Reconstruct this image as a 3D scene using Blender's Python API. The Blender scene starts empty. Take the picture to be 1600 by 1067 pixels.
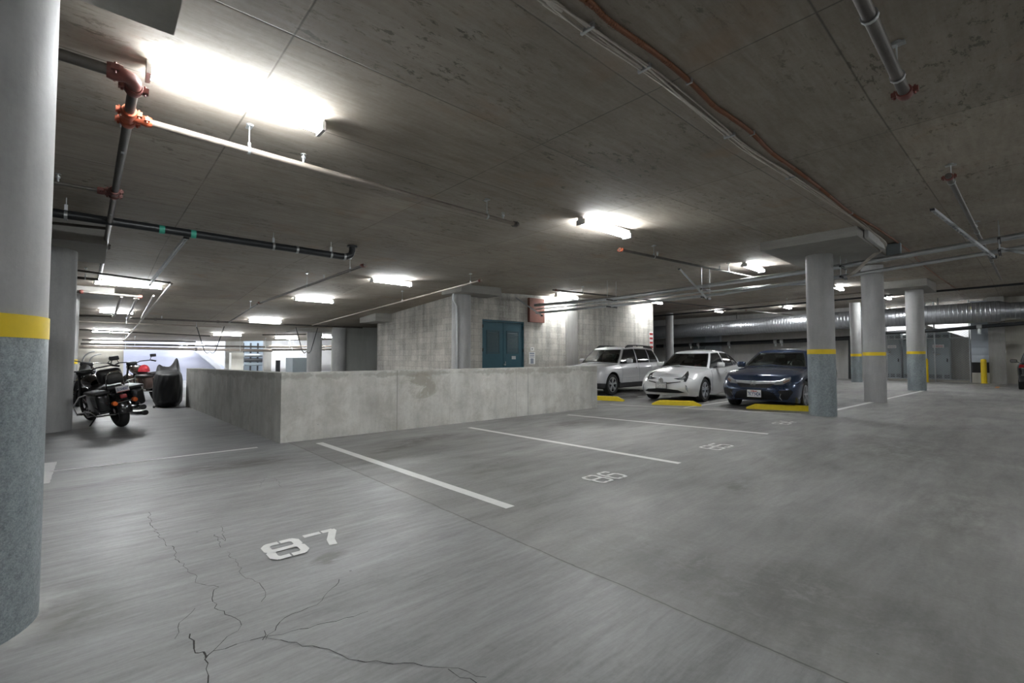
import bpy, bmesh, math, random
from mathutils import Vector, Matrix
from mathutils.bvhtree import BVHTree
random.seed(7)
SC = bpy.context.scene
COL = SC.collection
# ------------------------------------------------------------------ camera
FPX, PCX, PCY, HZN, CAMH, HEAD = 725.0, 800.0, 533.5, 560.0, 1.25, math.radians(48.0)
PITCH = math.atan((HZN - PCY) / FPX)
cd = bpy.data.cameras.new('camera'); cam = bpy.data.objects.new('camera', cd); COL.objects.link(cam)
cam.location = (0, 0, CAMH)
cam.rotation_euler = (math.pi / 2 + PITCH, 0, HEAD - math.pi / 2)
cd.sensor_width = 36; cd.lens = 36 * FPX / 1600; cd.clip_start = 0.05; cd.clip_end = 300
SC.camera = cam
# ------------------------------------------------------------------ view, world
SC.view_settings.view_transform = 'Standard'; SC.view_settings.look = 'None'
SC.view_settings.gamma = 1; SC.view_settings.use_curve_mapping = False
SC.view_settings.exposure = 1.8
SC.cycles.use_denoising = True
SC.cycles.max_bounces = 10; SC.cycles.diffuse_bounces = 6
W = bpy.data.worlds.new('sky'); SC.world = W; W.use_nodes = True
W.node_tree.nodes['Background'].inputs[0].default_value = (0.80, 0.87, 1.0, 1)
W.node_tree.nodes['Background'].inputs[1].default_value = 2.0
LAMP_POWER = 60.0      # emission of the fluorescent tubes
# ------------------------------------------------------------------ measuring helpers (photo pixel -> world point)
_F = (math.cos(HEAD) * math.cos(PITCH), math.sin(HEAD) * math.cos(PITCH), math.sin(PITCH))
_R = (math.sin(HEAD), -math.cos(HEAD), 0)
_U = (-math.cos(HEAD) * math.sin(PITCH), -math.sin(HEAD) * math.sin(PITCH), math.cos(PITCH))
def ray(x, y):
    u = (x - PCX) / FPX; v = (PCY - y) / FPX
    return [_F[i] + u * _R[i] + v * _U[i] for i in range(3)]
def at_z(x, y, z=0.0):
    r = ray(x, y); t = (z - CAMH) / r[2]; return Vector((r[0] * t, r[1] * t, z))
def at_y(x, y, Y):
    r = ray(x, y); t = Y / r[1]; return Vector((r[0] * t, Y, CAMH + r[2] * t))
def at_x(x, y, X):
    r = ray(x, y); t = X / r[0]; return Vector((X, r[1] * t, CAMH + r[2] * t))
def ceil_z(x, y):
    a = 3.5 + .04 * max(0, min(x, 26) - 5)
    w = max(0., min(1., (21 - x) / 8.))
    return a - .068 * max(0, y - 12) * w
def at_c(x, y, dz=0.0):
    z = 3.5 - dz
    for i in range(60):
        q = at_z(x, y, z); z = .6 * z + .4 * (ceil_z(q.x, q.y) - dz)
    return at_z(x, y, z)
# ------------------------------------------------------------------ mesh builder
class MB:
    def __init__(s): s.v = []; s.f = []
    def add(s, vs, fs):
        n = len(s.v); s.v += [tuple(p) for p in vs]; s.f += [tuple(i + n for i in f) for f in fs]; return s
    def box(s, a, b):
        x0, y0, z0 = a; x1, y1, z1 = b
        return s.add([(x0,y0,z0),(x1,y0,z0),(x1,y1,z0),(x0,y1,z0),(x0,y0,z1),(x1,y0,z1),(x1,y1,z1),(x0,y1,z1)],
                     [(3,2,1,0),(4,5,6,7),(0,1,5,4),(1,2,6,5),(2,3,7,6),(3,0,4,7)])
    def cbox(s, c, d): return s.box([c[i] - d[i] / 2 for i in range(3)], [c[i] + d[i] / 2 for i in range(3)])
    def rbox(s, c, d, r=.02, seg=2, M=None):
        bm = bmesh.new(); bmesh.ops.create_cube(bm, size=1)
        bmesh.ops.scale(bm, vec=d, verts=bm.verts)
        bmesh.ops.bevel(bm, geom=bm.edges[:], offset=r, segments=seg, affect='EDGES', profile=.5)
        if M: bm.transform(M)
        bmesh.ops.translate(bm, vec=c, verts=bm.verts); s.bm(bm); bm.free(); return s
    def bm(s, bm):
        bm.verts.index_update(); return s.add([v.co[:] for v in bm.verts], [[v.index for v in f.verts] for f in bm.faces])
    def beam(s, p, q, w, h, up=(0, 0, 1)):
        p = Vector(p); q = Vector(q); d = (q - p).normalized(); a = d.cross(Vector(up))
        if a.length < 1e-4: a = d.cross(Vector((1, 0, 0)))
        a.normalize(); b = a.cross(d).normalized(); vs = []
        for o in (p, q):
            for i, j in ((-1, -1), (1, -1), (1, 1), (-1, 1)): vs.append(o + a * (i * w / 2) + b * (j * h / 2))
        return s.add(vs, [(3,2,1,0),(4,5,6,7),(0,1,5,4),(1,2,6,5),(2,3,7,6),(3,0,4,7)])
    def tube(s, pts, r, n=12, cap=True):
        pts = [Vector(p) for p in pts]; k = len(pts); rr = r if isinstance(r, (list, tuple)) else [r] * k
        base = len(s.v); d0 = (pts[1] - pts[0]).normalized()
        a = d0.cross(Vector((0, 0, 1)))
        if a.length < 1e-3: a = Vector((1, 0, 0))
        a.normalize()
        for i, p in enumerate(pts):
            d = (pts[min(i + 1, k - 1)] - pts[max(i - 1, 0)]).normalized()
            a = (a - d * a.dot(d)).normalized(); b = d.cross(a)
            for j in range(n):
                t = 2 * math.pi * j / n; s.v.append(tuple(p + a * (math.cos(t) * rr[i]) + b * (math.sin(t) * rr[i])))
        for i in range(k - 1):
            for j in range(n):
                j2 = (j + 1) % n; s.f.append((base + i*n + j, base + i*n + j2, base + (i+1)*n + j2, base + (i+1)*n + j))
        if cap:
            s.f.append(tuple(base + j for j in reversed(range(n)))); s.f.append(tuple(base + (k-1)*n + j for j in range(n)))
        return s
    def lathe(s, prof, c=(0, 0, 0), axis='z', n=24, close=False, cap=True):
        base = len(s.v); k = len(prof)
        for r, h in prof:
            for j in range(n):
                t = 2 * math.pi * j / n; u, v = r * math.cos(t), r * math.sin(t)
                p = {'z': (u, v, h), 'y': (u, h, v), 'x': (h, u, v)}[axis]
                s.v.append((p[0] + c[0], p[1] + c[1], p[2] + c[2]))
        rng = k if close else k - 1
        for i in range(rng):
            i2 = (i + 1) % k
            for j in range(n):
                j2 = (j + 1) % n; s.f.append((base + i*n + j, base + i*n + j2, base + i2*n + j2, base + i2*n + j))
        if cap and not close:
            if prof[0][0] > 1e-4: s.f.append(tuple(base + j for j in reversed(range(n))))
            if prof[-1][0] > 1e-4: s.f.append(tuple(base + (k-1)*n + j for j in range(n)))
        return s
    def grid(s, nu, nv, fn, wrap=False):
        base = len(s.v)
        for i in range(nu):
            for j in range(nv): s.v.append(tuple(fn(i / (nu - 1), j / (nv if wrap else nv - 1))))
        for i in range(nu - 1):
            for j in range(nv if wrap else nv - 1):
                j2 = (j + 1) % nv; s.f.append((base + i*nv + j, base + i*nv + j2, base + (i+1)*nv + j2, base + (i+1)*nv + j))
        return s
    def prism(s, poly, ext, M=None):
        """poly: list of (a,b); M maps (a,b,c)->world; ext=(c0,c1)"""
        n = len(poly); f = M or (lambda a, b, c: (a, b, c))
        vs = [f(a, b, ext[0]) for a, b in poly] + [f(a, b, ext[1]) for a, b in poly]
        fs = [tuple(reversed(range(n))), tuple(range(n, 2*n))] + [(i, (i+1) % n, (i+1) % n + n, i + n) for i in range(n)]
        return s.add(vs, fs)
    def xf(s, M): s.v = [tuple(M @ Vector(p)) for p in s.v]; return s
    def build(s, name, mat, parent=None, loc=None, world=True, ang=40, fix=True):
        """vertices are in world coordinates unless world=False; origin goes to loc"""
        me = bpy.data.meshes.new(name)
        off = Vector((0, 0, 0))
        if world:
            if parent is not None:
                p = parent
                while p is not None: off += p.location; p = p.parent
            elif loc is None:
                xs = [p[0] for p in s.v]; ys = [p[1] for p in s.v]; zs = [p[2] for p in s.v]
                loc = ((min(xs)+max(xs))/2, (min(ys)+max(ys))/2, min(zs))
            if loc is not None and parent is None: off = Vector(loc)
        me.from_pydata([(p[0]-off.x, p[1]-off.y, p[2]-off.z) for p in s.v] if world else s.v, [], s.f)
        if fix:
            bm = bmesh.new(); bm.from_mesh(me); bmesh.ops.recalc_face_normals(bm, faces=bm.faces); bm.to_mesh(me); bm.free()
        for p in me.polygons: p.use_smooth = True
        try: me.set_sharp_from_angle(angle=math.radians(ang))
        except Exception: pass
        if mat: me.materials.append(mat)
        o = bpy.data.objects.new(name, me); COL.objects.link(o)
        if parent is not None: o.parent = parent
        elif world: o.location = off
        return o
def tag(o, label=None, cat=None, group=None, kind=None):
    if label: o['label'] = label
    if cat: o['category'] = cat
    if group: o['group'] = group
    if kind: o['kind'] = kind
    return o
def thing(name, label, cat, loc=(0, 0, 0), rotz=0, group=None):
    o = bpy.data.objects.new(name, None); COL.objects.link(o); o.empty_display_size = .2
    o.location = loc; o.rotation_euler = (0, 0, rotz); return tag(o, label, cat, group)
def dup(o, parent=None):
    c = o.copy(); COL.objects.link(c)
    if parent is not None: c.parent = parent
    for ch in list(o.children): dup(ch, c)
    return c
# ------------------------------------------------------------------ materials
def newmat(name):
    m = bpy.data.materials.new(name); m.use_nodes = True; nt = m.node_tree
    return m, nt, nt.nodes['Principled BSDF']
class NT:
    def __init__(s, nt): s.t = nt
    def n(s, typ, **kw):
        nd = s.t.nodes.new(typ)
        for k, v in kw.items():
            if k.startswith('i_'): nd.inputs[int(k[2:])].default_value = v
            else: setattr(nd, k, v)
        return nd
    def l(s, a, b): s.t.links.new(a, b)
    def math(s, op, a, b=None, c=None):
        nd = s.t.nodes.new('ShaderNodeMath'); nd.operation = op
        for i, q in enumerate((a, b, c)):
            if q is None: continue
            if hasattr(q, 'links'): s.l(q, nd.inputs[i])
            else: nd.inputs[i].default_value = q
        return nd.outputs[0]
    def mix(s, fac, a, b, blend='MIX'):
        nd = s.t.nodes.new('ShaderNodeMix'); nd.data_type = 'RGBA'; nd.blend_type = blend
        for i, q in ((0, fac), (6, a), (7, b)):
            if hasattr(q, 'links'): s.l(q, nd.inputs[i])
            elif i == 0: nd.inputs[i].default_value = q
            else: nd.inputs[i].default_value = (*q, 1) if len(q) == 3 else q
        return nd.outputs[2]
    def ramp(s, fac, stops):
        nd = s.t.nodes.new('ShaderNodeValToRGB'); cr = nd.color_ramp
        while len(cr.elements) < len(stops): cr.elements.new(.5)
        for e, (p, c) in zip(cr.elements, stops):
            e.position = p; e.color = (c, c, c, 1) if isinstance(c, (int, float)) else (*c, 1)
        s.l(fac, nd.inputs[0]); return nd.outputs[0]
    def noise(s, vec, scale, detail=4, rough=.6, dist=0):
        nd = s.t.nodes.new('ShaderNodeTexNoise'); nd.inputs['Scale'].default_value = scale
        nd.inputs['Detail'].default_value = detail; nd.inputs['Roughness'].default_value = rough
        nd.inputs['Distortion'].default_value = dist; s.l(vec, nd.inputs['Vector']); return nd.outputs[0]
    def pos(s):
        return s.t.nodes.new('ShaderNodeNewGeometry').outputs['Position']
    def mapv(s, vec, scale=(1, 1, 1), rot=(0, 0, 0), loc=(0, 0, 0)):
        nd = s.t.nodes.new('ShaderNodeMapping'); nd.inputs['Scale'].default_value = scale
        nd.inputs['Rotation'].default_value = rot; nd.inputs['Location'].default_value = loc
        s.l(vec, nd.inputs['Vector']); return nd.outputs[0]
    def xyz(s, vec):
        nd = s.t.nodes.new('ShaderNodeSeparateXYZ'); s.l(vec, nd.inputs[0]); return nd.outputs
    def comb(s, x, y, z=0.0):
        nd = s.t.nodes.new('ShaderNodeCombineXYZ')
        for i, q in enumerate((x, y, z)):
            if hasattr(q, 'links'): s.l(q, nd.inputs[i])
            else: nd.inputs[i].default_value = q
        return nd.outputs[0]
    def bump(s, h, bs, strength=.3, dist=.01):
        nd = s.t.nodes.new('ShaderNodeBump'); nd.inputs['Strength'].default_value = strength
        nd.inputs['Distance'].default_value = dist; s.l(h, nd.inputs['Height']); s.l(nd.outputs[0], bs.inputs['Normal'])
    def line(s, coord, c, w):
        """1 where |coord-c|<w (soft)"""
        d = s.math('ABSOLUTE', s.math('SUBTRACT', coord, c))
        return s.math('SUBTRACT', 1.0, s.math('MINIMUM', s.math('DIVIDE', d, w), 1.0))
    def gridline(s, coord, period, offs, w):
        m = s.math('PINGPONG', s.math('SUBTRACT', coord, offs), period / 2)
        return s.math('SUBTRACT', 1.0, s.math('MINIMUM', s.math('DIVIDE', m, w), 1.0))
    def ellipse(s, P, cx, cy, rx, ry, rot=0):
        v = s.mapv(P, loc=(-cx, -cy, 0)); v = s.mapv(v, rot=(0, 0, -rot)); v = s.mapv(v, scale=(1/rx, 1/ry, 0))
        nd = s.t.nodes.new('ShaderNodeVectorMath'); nd.operation = 'LENGTH'; s.l(v, nd.inputs[0])
        return s.math('MAXIMUM', s.math('SUBTRACT', 1.0, nd.outputs['Value']), 0.0)
def simple(name, col, rough=.5, metal=0, var=.15, scale=12, coat=0, emit=None, bump=0):
    m, nt, b = newmat(name); T = NT(nt)
    tc = nt.nodes.new('ShaderNodeTexCoord').outputs['Object']
    f = T.noise(tc, scale, 3)
    c = T.mix(f, tuple(q * (1 - var) for q in col), tuple(min(1, q * (1 + var)) for q in col))
    T.l(c, b.inputs['Base Color']); b.inputs['Roughness'].default_value = rough; b.inputs['Metallic'].default_value = metal
    if coat: b.inputs['Coat Weight'].default_value = coat; b.inputs['Coat Roughness'].default_value = .05
    if emit: b.inputs['Emission Color'].default_value = (*emit[0], 1); b.inputs['Emission Strength'].default_value = emit[1]
    if bump: T.bump(f, b, bump, .01)
    return m
def concrete(name, dark, light, big=.5, rough=.85, streak='z', spots=.5, lines=None, bumps=.25):
    m, nt, b = newmat(name); T = NT(nt); P = T.pos()
    sc = {'z': (3.0, 3.0, .5), 'h': (.5, .5, 4.0), 'none': (1, 1, 1)}[streak]
    n1 = T.noise(P, big, 5, .6); n2 = T.noise(T.mapv(P, scale=sc), 1.6, 5, .65); n3 = T.noise(P, 28, 4, .7)
    f = T.math('ADD', T.math('MULTIPLY', n1, .45), T.math('ADD', T.math('MULTIPLY', n2, .4), T.math('MULTIPLY', n3, .15)))
    c = T.ramp(f, [(.33, dark), (.67, light)])
    vn = nt.nodes.new('ShaderNodeTexVoronoi'); vn.inputs['Scale'].default_value = 5.5; T.l(P, vn.inputs['Vector'])
    k = T.math('LESS_THAN', vn.outputs['Distance'], T.math('MULTIPLY', T.noise(P, 2.1, 2), .13 * spots))
    c = T.mix(T.math('MULTIPLY', k, .65), c, tuple(q * .3 for q in dark))
    if lines: c = lines(T, P, c, dark)
    T.l(c, b.inputs['Base Color']); b.inputs['Roughness'].default_value = rough
    T.bump(f, b, bumps, .02)
    return m
# parapet: panel joints and a rough stained cap line
def parapet_lines(T, P, c, dark):
    x = T.xyz(P)
    for X, w, s in ((3.95, .012, .7), (6.75, .007, .6), (7.1, .012, .7), (5.05, .006, .2)):
        c = T.mix(T.math('MULTIPLY', T.line(x[0], X, w), s), c, (.05, .05, .045))
    st = T.math('MULTIPLY', T.noise(P, 2.2, 6, .7), T.math('SUBTRACT', 1.0, T.math('MINIMUM', T.math('MULTIPLY', T.math('ABSOLUTE', T.math('SUBTRACT', x[2], .98)), 4.0), 1.0)))
    c = T.mix(T.math('MULTIPLY', T.ramp(T.math('MULTIPLY', st, T.math('ADD', .55, T.noise(P, .9, 3))), [(.40, 0), (.47, 1)]), .5), c, (.20, .19, .155))
    e = T.math('MULTIPLY', T.math('GREATER_THAN', T.ellipse(T.comb(x[0], x[2]), 4.42, .78, .42, .26), .01), T.ramp(T.noise(P, 3.2, 5, .7, .4), [(.40, 0), (.55, 1)]))
    e = T.math('MULTIPLY', T.ellipse(T.comb(x[0], x[2]), 4.42, .76, .5, .3), e)
    c = T.mix(T.math('MINIMUM', T.math('MULTIPLY', e, 1.6), .6), c, (.22, .195, .14))
    g = T.math('MULTIPLY', T.ramp(T.noise(P, 2.6, 6, .75, .3), [(.46, 0), (.64, 1)]), .5)
    c = T.mix(g, c, (.30, .275, .235))
    return c
M = {}
M['pale_grey'] = concrete('pale_grey_wall', (.40, .41, .385), (.56, .57, .54), .7, .8, 'z', .2)
M['parapet'] = concrete('parapet_concrete', (.34, .335, .31), (.66, .655, .61), 1.1, .8, 'z', .5, parapet_lines)
M['wall'] = concrete('wall_concrete', (.24, .235, .22), (.42, .41, .39), .4)
M['column'] = concrete('column_concrete', (.28, .28, .275), (.47, .47, .465), .9, .7, 'z', .15)
M['panel'] = concrete('drop_panel_concrete', (.22, .21, .195), (.36, .35, .32), .8, .85, 'h', .3)
M['wall_pale'] = concrete('pale_wall_concrete', (.36, .355, .34), (.52, .51, .49), .5)
M['beige'] = concrete('beige_wall_concrete', (.5, .48, .42), (.66, .64, .58), .4)
M['white_wall'] = concrete('white_wall_paint', (.74, .74, .76), (.86, .86, .88), .4, .7, 'none', .1)
def cmu(name, axis):
    m, nt, b = newmat(name); T = NT(nt); P = T.pos(); x = T.xyz(P)
    v = T.comb(x[0] if axis == 'x' else x[1], x[2])
    bt = nt.nodes.new('ShaderNodeTexBrick'); T.l(v, bt.inputs['Vector'])
    bt.inputs['Scale'].default_value = 1; bt.inputs['Brick Width'].default_value = .46; bt.inputs['Row Height'].default_value = .23
    bt.inputs['Mortar Size'].default_value = .007; bt.inputs['Mortar Smooth'].default_value = .4
    bt.inputs['Color1'].default_value = (.43, .41, .37, 1); bt.inputs['Color2'].default_value = (.53, .51, .465, 1)
    bt.inputs['Mortar'].default_value = (.33, .315, .29, 1)
    n1 = T.noise(P, .6, 5, .65); n2 = T.noise(T.mapv(P, scale=(2.5, 2.5, .25)), 1.5, 5, .6); n3 = T.noise(P, 14, 3, .6)
    f = T.math('ADD', T.math('MULTIPLY', n1, .4), T.math('ADD', T.math('MULTIPLY', n2, .4), T.math('MULTIPLY', n3, .2)))
    g = T.ramp(f, [(.36, .5), (.58, 1.18)])
    c = T.mix(1.0, bt.outputs['Color'], g, 'MULTIPLY')
    T.l(c, b.inputs['Base Color']); b.inputs['Roughness'].default_value = .9
    T.bump(bt.outputs['Fac'], b, -.4, .01)
    return m
M['cmu_x'] = cmu('block_masonry_front', 'x'); M['cmu_y'] = cmu('block_masonry_side', 'y')
# floor
def floor_mat():
    m, nt, b = newmat('garage_floor_concrete'); T = NT(nt); P = T.pos(); x = T.xyz(P)
    big = T.noise(P, .33, 5, .6, .6)
    sw = T.noise(T.mapv(P, scale=(.7, 3.2, 1), rot=(0, 0, -.1)), 1.3, 6, .65, .4)
    sw2 = T.noise(T.mapv(P, scale=(1.2, 10, 1), rot=(0, 0, -.12)), 2.2, 5, .7, .3)
    fine = T.noise(P, 34, 4, .75)
    left = T.math('LESS_THAN', x[0], 2.17)
    swm = T.math('ADD', T.math('MULTIPLY', sw2, T.math('MULTIPLY_ADD', left, .24, .08)), T.math('MULTIPLY', sw, .26))
    f = T.math('ADD', T.math('MULTIPLY', big, .42), T.math('ADD', swm, T.math('MULTIPLY', fine, .12)))
    c = T.ramp(f, [(.34, (.125, .123, .119)), (.50, (.25, .247, .24)), (.66, (.39, .388, .38))])
    c = T.mix(1.0, c, T.mix(left, (1.16, 1.16, 1.15), (.80, .805, .82)), 'MULTIPLY')  # right slab lightened, left darkened: lighting balance put into the colour
    # worn rough patches beside the control joint
    r = T.noise(T.mapv(P, scale=(1, .55, 1)), 3.4, 7, .75, .5)
    near = T.ellipse(P, 2.75, 1.1, .75, 1.6)
    rp = T.math('MULTIPLY', near, T.ramp(r, [(.44, 0), (.58, 1)]))
    c = T.mix(T.math('MULTIPLY', rp, .6), c, (.13, .125, .112))
    rp2 = T.math('MULTIPLY', near, T.ramp(T.noise(P, 5.2, 7, .8, .6), [(.54, 0), (.63, 1)]))
    c = T.mix(T.math('MULTIPLY', rp2, .3), c, (.40, .395, .38))
    # oil and water stains
    for (px, py, rx, ry, ro, s) in ((665, 686, .9, .28, .2, 1.3), (620, 700, .7, .2, .3, .9), (890, 662, .8, .3, 0, .9), (515, 872, .16, .10, .5, 1.6),
                                    (300, 735, 1.3, .35, .1, .9), (400, 722, .6, .35, 0, .9), (1400, 700, 2.2, 1.0, 0, .6), (1150, 760, .7, .3, .2, .6),
                                    (1500, 800, 1.6, .5, 0, .5), (760, 735, .5, .25, 0, .5), (80, 960, .32, .5, 0, .8)):
        p = at_z(px, py)
        e = T.math('MULTIPLY', T.ellipse(P, p.x, p.y, rx, ry, ro), T.ramp(T.noise(T.mapv(P, scale=(1, 2.2, 1)), 3.1, 5, .7), [(.36, 0), (.62, 1)]))
        c = T.mix(T.math('MINIMUM', T.math('MULTIPLY', e, s * 1.6), .8), c, (.105, .10, .09))
    # pale mortar skirt at the near column
    e = T.math('MULTIPLY', T.ellipse(P, -.62, 3.3, .62, .62), T.ramp(T.noise(P, 6, 4), [(.35, .3), (.6, 1)]))
    c = T.mix(T.math('MINIMUM', T.math('MULTIPLY', e, 2.2), .7), c, (.5, .495, .48))
    # saw-cut joints
    wob = T.math('MULTIPLY', T.math('SUBTRACT', T.noise(P, 1.7, 5, .7), .5), .05)
    ln = T.math('MULTIPLY', T.line(T.math('ADD', x[0], wob), 2.19, .0075), T.math('LESS_THAN', x[1], 7.4))
    c = T.mix(T.math('MULTIPLY', ln, .85), c, (.045, .042, .038))
    for X in (15.6, 24.4):
        c = T.mix(T.math('MULTIPLY', T.line(x[0], X, .03), .4), c, (.09, .085, .08))
    vn = nt.nodes.new('ShaderNodeTexVoronoi'); vn.inputs['Scale'].default_value = 2.3; T.l(P, vn.inputs['Vector'])
    k = T.math('LESS_THAN', vn.outputs['Distance'], T.math('MULTIPLY', T.math('SUBTRACT', T.noise(P, 1.3, 2), .35), .12))
    c = T.mix(T.math('MULTIPLY', k, .7), c, (.06, .06, .06))
    T.l(c, b.inputs['Base Color'])
    T.l(T.ramp(f, [(.3, .62), (.7, .40)]), b.inputs['Roughness'])
    b.inputs['Specular IOR Level'].default_value = .45
    T.bump(T.math('ADD', fine, T.math('MULTIPLY', sw2, .6)), b, .18, .006)
    return m
M['floor'] = floor_mat()
def ceil_mat():
    m, nt, b = newmat('ceiling_concrete'); T = NT(nt); P = T.pos(); x = T.xyz(P)
    big = T.noise(P, .45, 5, .6, .5); st = T.noise(T.mapv(P, scale=(1.0, 7, 1), rot=(0, 0, -.1)), 1.6, 6, .7, .3); fine = T.noise(P, 22, 4, .7)
    f = T.math('ADD', T.math('MULTIPLY', big, .45), T.math('ADD', T.math('MULTIPLY', st, .40), T.math('MULTIPLY', fine, .15)))
    c = T.ramp(f, [(.32, (.19, .163, .13)), (.50, (.315, .278, .232)), (.66, (.42, .38, .33))])
    # per-sheet tone from plywood forms
    bt = nt.nodes.new('ShaderNodeTexBrick'); T.l(T.comb(T.math('SUBTRACT', x[0], 1.0), T.math('SUBTRACT', x[1], .86)), bt.inputs['Vector'])
    bt.offset = 0; bt.inputs['Scale'].default_value = 1; bt.inputs['Brick Width'].default_value = 2.46; bt.inputs['Row Height'].default_value = 1.25
    bt.inputs['Mortar Size'].default_value = 0; bt.inputs['Color1'].default_value = (.9, .9, .9, 1); bt.inputs['Color2'].default_value = (1.08, 1.07, 1.05, 1); bt.inputs['Mortar'].default_value = (1, 1, 1, 1)
    c = T.mix(1.0, c, bt.outputs['Color'], 'MULTIPLY')
    brk = T.ramp(T.noise(P, .9, 4, .6), [(.36, .35), (.52, 1)])
    g = T.math('MAXIMUM', T.gridline(x[1], 1.25, .86, .011), T.gridline(x[0], 2.46, .98, .011))
    c = T.mix(T.math('MULTIPLY', T.math('MULTIPLY', g, brk), .75), c, (.04, .035, .03))
    # dark mould flecks and scuffs
    fl = T.noise(T.mapv(P, scale=(1.4, 3.4, 1)), 4.2, 5, .75, .3); reg = T.ramp(T.noise(P, .8, 3), [(.45, 0), (.62, 1)])
    c = T.mix(T.math('MULTIPLY', T.math('MULTIPLY', T.ramp(fl, [(.56, 0), (.62, 1)]), reg), .7), c, (.06, .055, .04))
    ru = T.math('MULTIPLY', T.ramp(T.noise(P, 1.1, 3), [(.60, 0), (.72, 1)]), .35)
    c = T.mix(ru, c, (.32, .20, .12))
    T.l(c, b.inputs['Base Color']); b.inputs['Roughness'].default_value = .8
    T.bump(T.math('ADD', f, T.math('MULTIPLY', g, -.5)), b, .3, .015)
    return m
M['ceiling'] = ceil_mat()
def coat_mat():
    m, nt, b = newmat('galvanised_sleeve'); T = NT(nt); P = T.pos()
    vn = nt.nodes.new('ShaderNodeTexVoronoi'); vn.inputs['Scale'].default_value = 170; T.l(P, vn.inputs['Vector'])
    n = T.noise(P, 26, 5, .8); f = T.math('ADD', T.math('MULTIPLY', T.xyz(vn.outputs['Color'])[0], .22), T.math('MULTIPLY', n, .78))
    c = T.ramp(f, [(.3, (.18, .215, .228)), (.7, (.41, .46, .48))])
    big = T.ramp(T.noise(T.mapv(P, scale=(2, 2, .8)), 1.6, 4), [(.3, .72), (.7, 1.15)])
    c = T.mix(1.0, c, big, 'MULTIPLY')
    T.l(c, b.inputs['Base Color']); b.inputs['Metallic'].default_value = .25; b.inputs['Roughness'].default_value = .42
    return m
M['coat'] = coat_mat()
def spiral(name, axis, period, base):
    m, nt, b = newmat(name); T = NT(nt); P = T.pos(); x = T.xyz(P)
    g = T.gridline(x[axis], period, 0, period * .12)
    c = T.mix(T.math('MULTIPLY', g, .6), base, tuple(q * .5 for q in base))
    c = T.mix(T.math('MULTIPLY', T.noise(P, 3, 4), .4), c, tuple(q * .6 for q in base))
    T.l(c, b.inputs['Base Color']); b.inputs['Metallic'].default_value = .85; b.inputs['Roughness'].default_value = .36
    T.bump(g, b, .6, .02); return m
M['duct'] = spiral('spiral_duct_steel', 1, .16, (.52, .54, .57))
M['steel'] = simple('galvanised_steel', (.50, .52, .53), .38, .85, .2, 6)
M['pipe'] = simple('dull_sprinkler_pipe', (.105, .095, .085), .45, .5, .3, 5)
M['pipe_light'] = simple('pale_sprinkler_pipe', (.25, .215, .185), .42, .5, .3, 5)
M['black_pipe'] = simple('black_pipe', (.018, .02, .022), .35, .0, .2, 5)
M['green'] = simple('green_pipe_marker', (.06, .42, .30), .5)
M['coupling'] = simple('orange_red_coupling', (.36, .075, .03), .5, .1, .3, 30)
M['coupling_dark'] = simple('dark_red_coupling', (.15, .045, .035), .5, .1, .25, 30)
M['copper'] = simple('orange_flex_conduit', (.17, .065, .028), .5, .2, .3, 60)
M['cable'] = simple('grey_white_cable', (.52, .48, .43), .6, 0, .2, 15)
M['yellow'] = simple('yellow_paint', (.78, .56, .01), .5, 0, .12, 10)
M['yellow_stop'] = simple('worn_yellow_paint', (.82, .62, .01), .55, 0, .15, 12, bump=.2)
M['white_paint'] = simple('white_floor_paint', (.72, .715, .70), .6, 0, .12, 18)
M['teal'] = simple('teal_door_paint', (.018, .085, .115), .4, 0, .12, 6)
M['teal_dark'] = simple('teal_louvre', (.03, .07, .085), .5)
M['white_sign'] = simple('white_sign_board', (.78, .78, .76), .5, 0, .05)
M['red'] = simple('red_sign_paint', (.45, .03, .03), .5)
M['red_panel'] = simple('rust_red_firestop', (.17, .065, .045), .8, 0, .3, 20)
M['black'] = simple('black_plastic', (.012, .012, .013), .45)
M['dark'] = simple('dark_grey_plastic', (.04, .04, .042), .5)
M['rubber'] = simple('tyre_rubber', (.018, .018, .018), .75, 0, .2, 30)
M['chrome'] = simple('chrome', (.75, .75, .76), .12, 1, .03)
M['alloy'] = simple('alloy_wheel', (.48, .49, .51), .35, .4, .05)
M['alloy_dark'] = simple('dark_alloy', (.03, .03, .035), .3, .5, .05)
M['cabinet'] = simple('grey_cabinet_enamel', (.30, .345, .365), .45, .1, .08, 3)
M['shutter'] = simple('pale_blue_grey_panel', (.42, .46, .51), .5, .1, .08, 3)
M['housing'] = simple('lamp_housing_enamel', (.55, .55, .54), .5)
M['interior'] = simple('car_interior', (.03, .03, .032), .8)
M['seat'] = simple('seat_cloth', (.09, .085, .08), .9)
M['cover'] = simple('black_motorcycle_cover', (.014, .014, .016), .62, 0, .3, 6, bump=.3)
M['amber'] = simple('amber_lens', (.65, .13, .02), .2)
M['red_lens'] = simple('red_lens', (.30, .012, .015), .12, 0, .1, 30, coat=.6)
M['lens'] = simple('clear_lamp_lens', (.50, .52, .55), .12, .6, .5, 45, coat=.8)
M['lens_dark'] = simple('dark_lamp_lens', (.05, .055, .06), .1, .3, .5, 40, coat=.8)
M['plate'] = simple('licence_plate_white', (.72, .72, .72), .4, 0, .03)
M['plate_ink'] = simple('licence_plate_ink', (.03, .04, .16), .5)
M['plate_red'] = simple('plate_state_name_red', (.5, .05, .05), .5)
M['maroon'] = simple('brown_grey_bike_paint', (.10, .07, .06), .25, .3, .1, coat=.6)
M['bike_black'] = simple('gloss_black_bike_paint', (.010, .010, .011), .18, 0, .1, coat=.6)
M['leather'] = simple('black_leather', (.018, .017, .017), .5, 0, .2, 40, bump=.2)
M['red_cloth'] = simple('red_cloth', (.55, .035, .05), .7)
M['orange_paint'] = simple('orange_floor_paint', (.55, .22, .06), .6)
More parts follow.
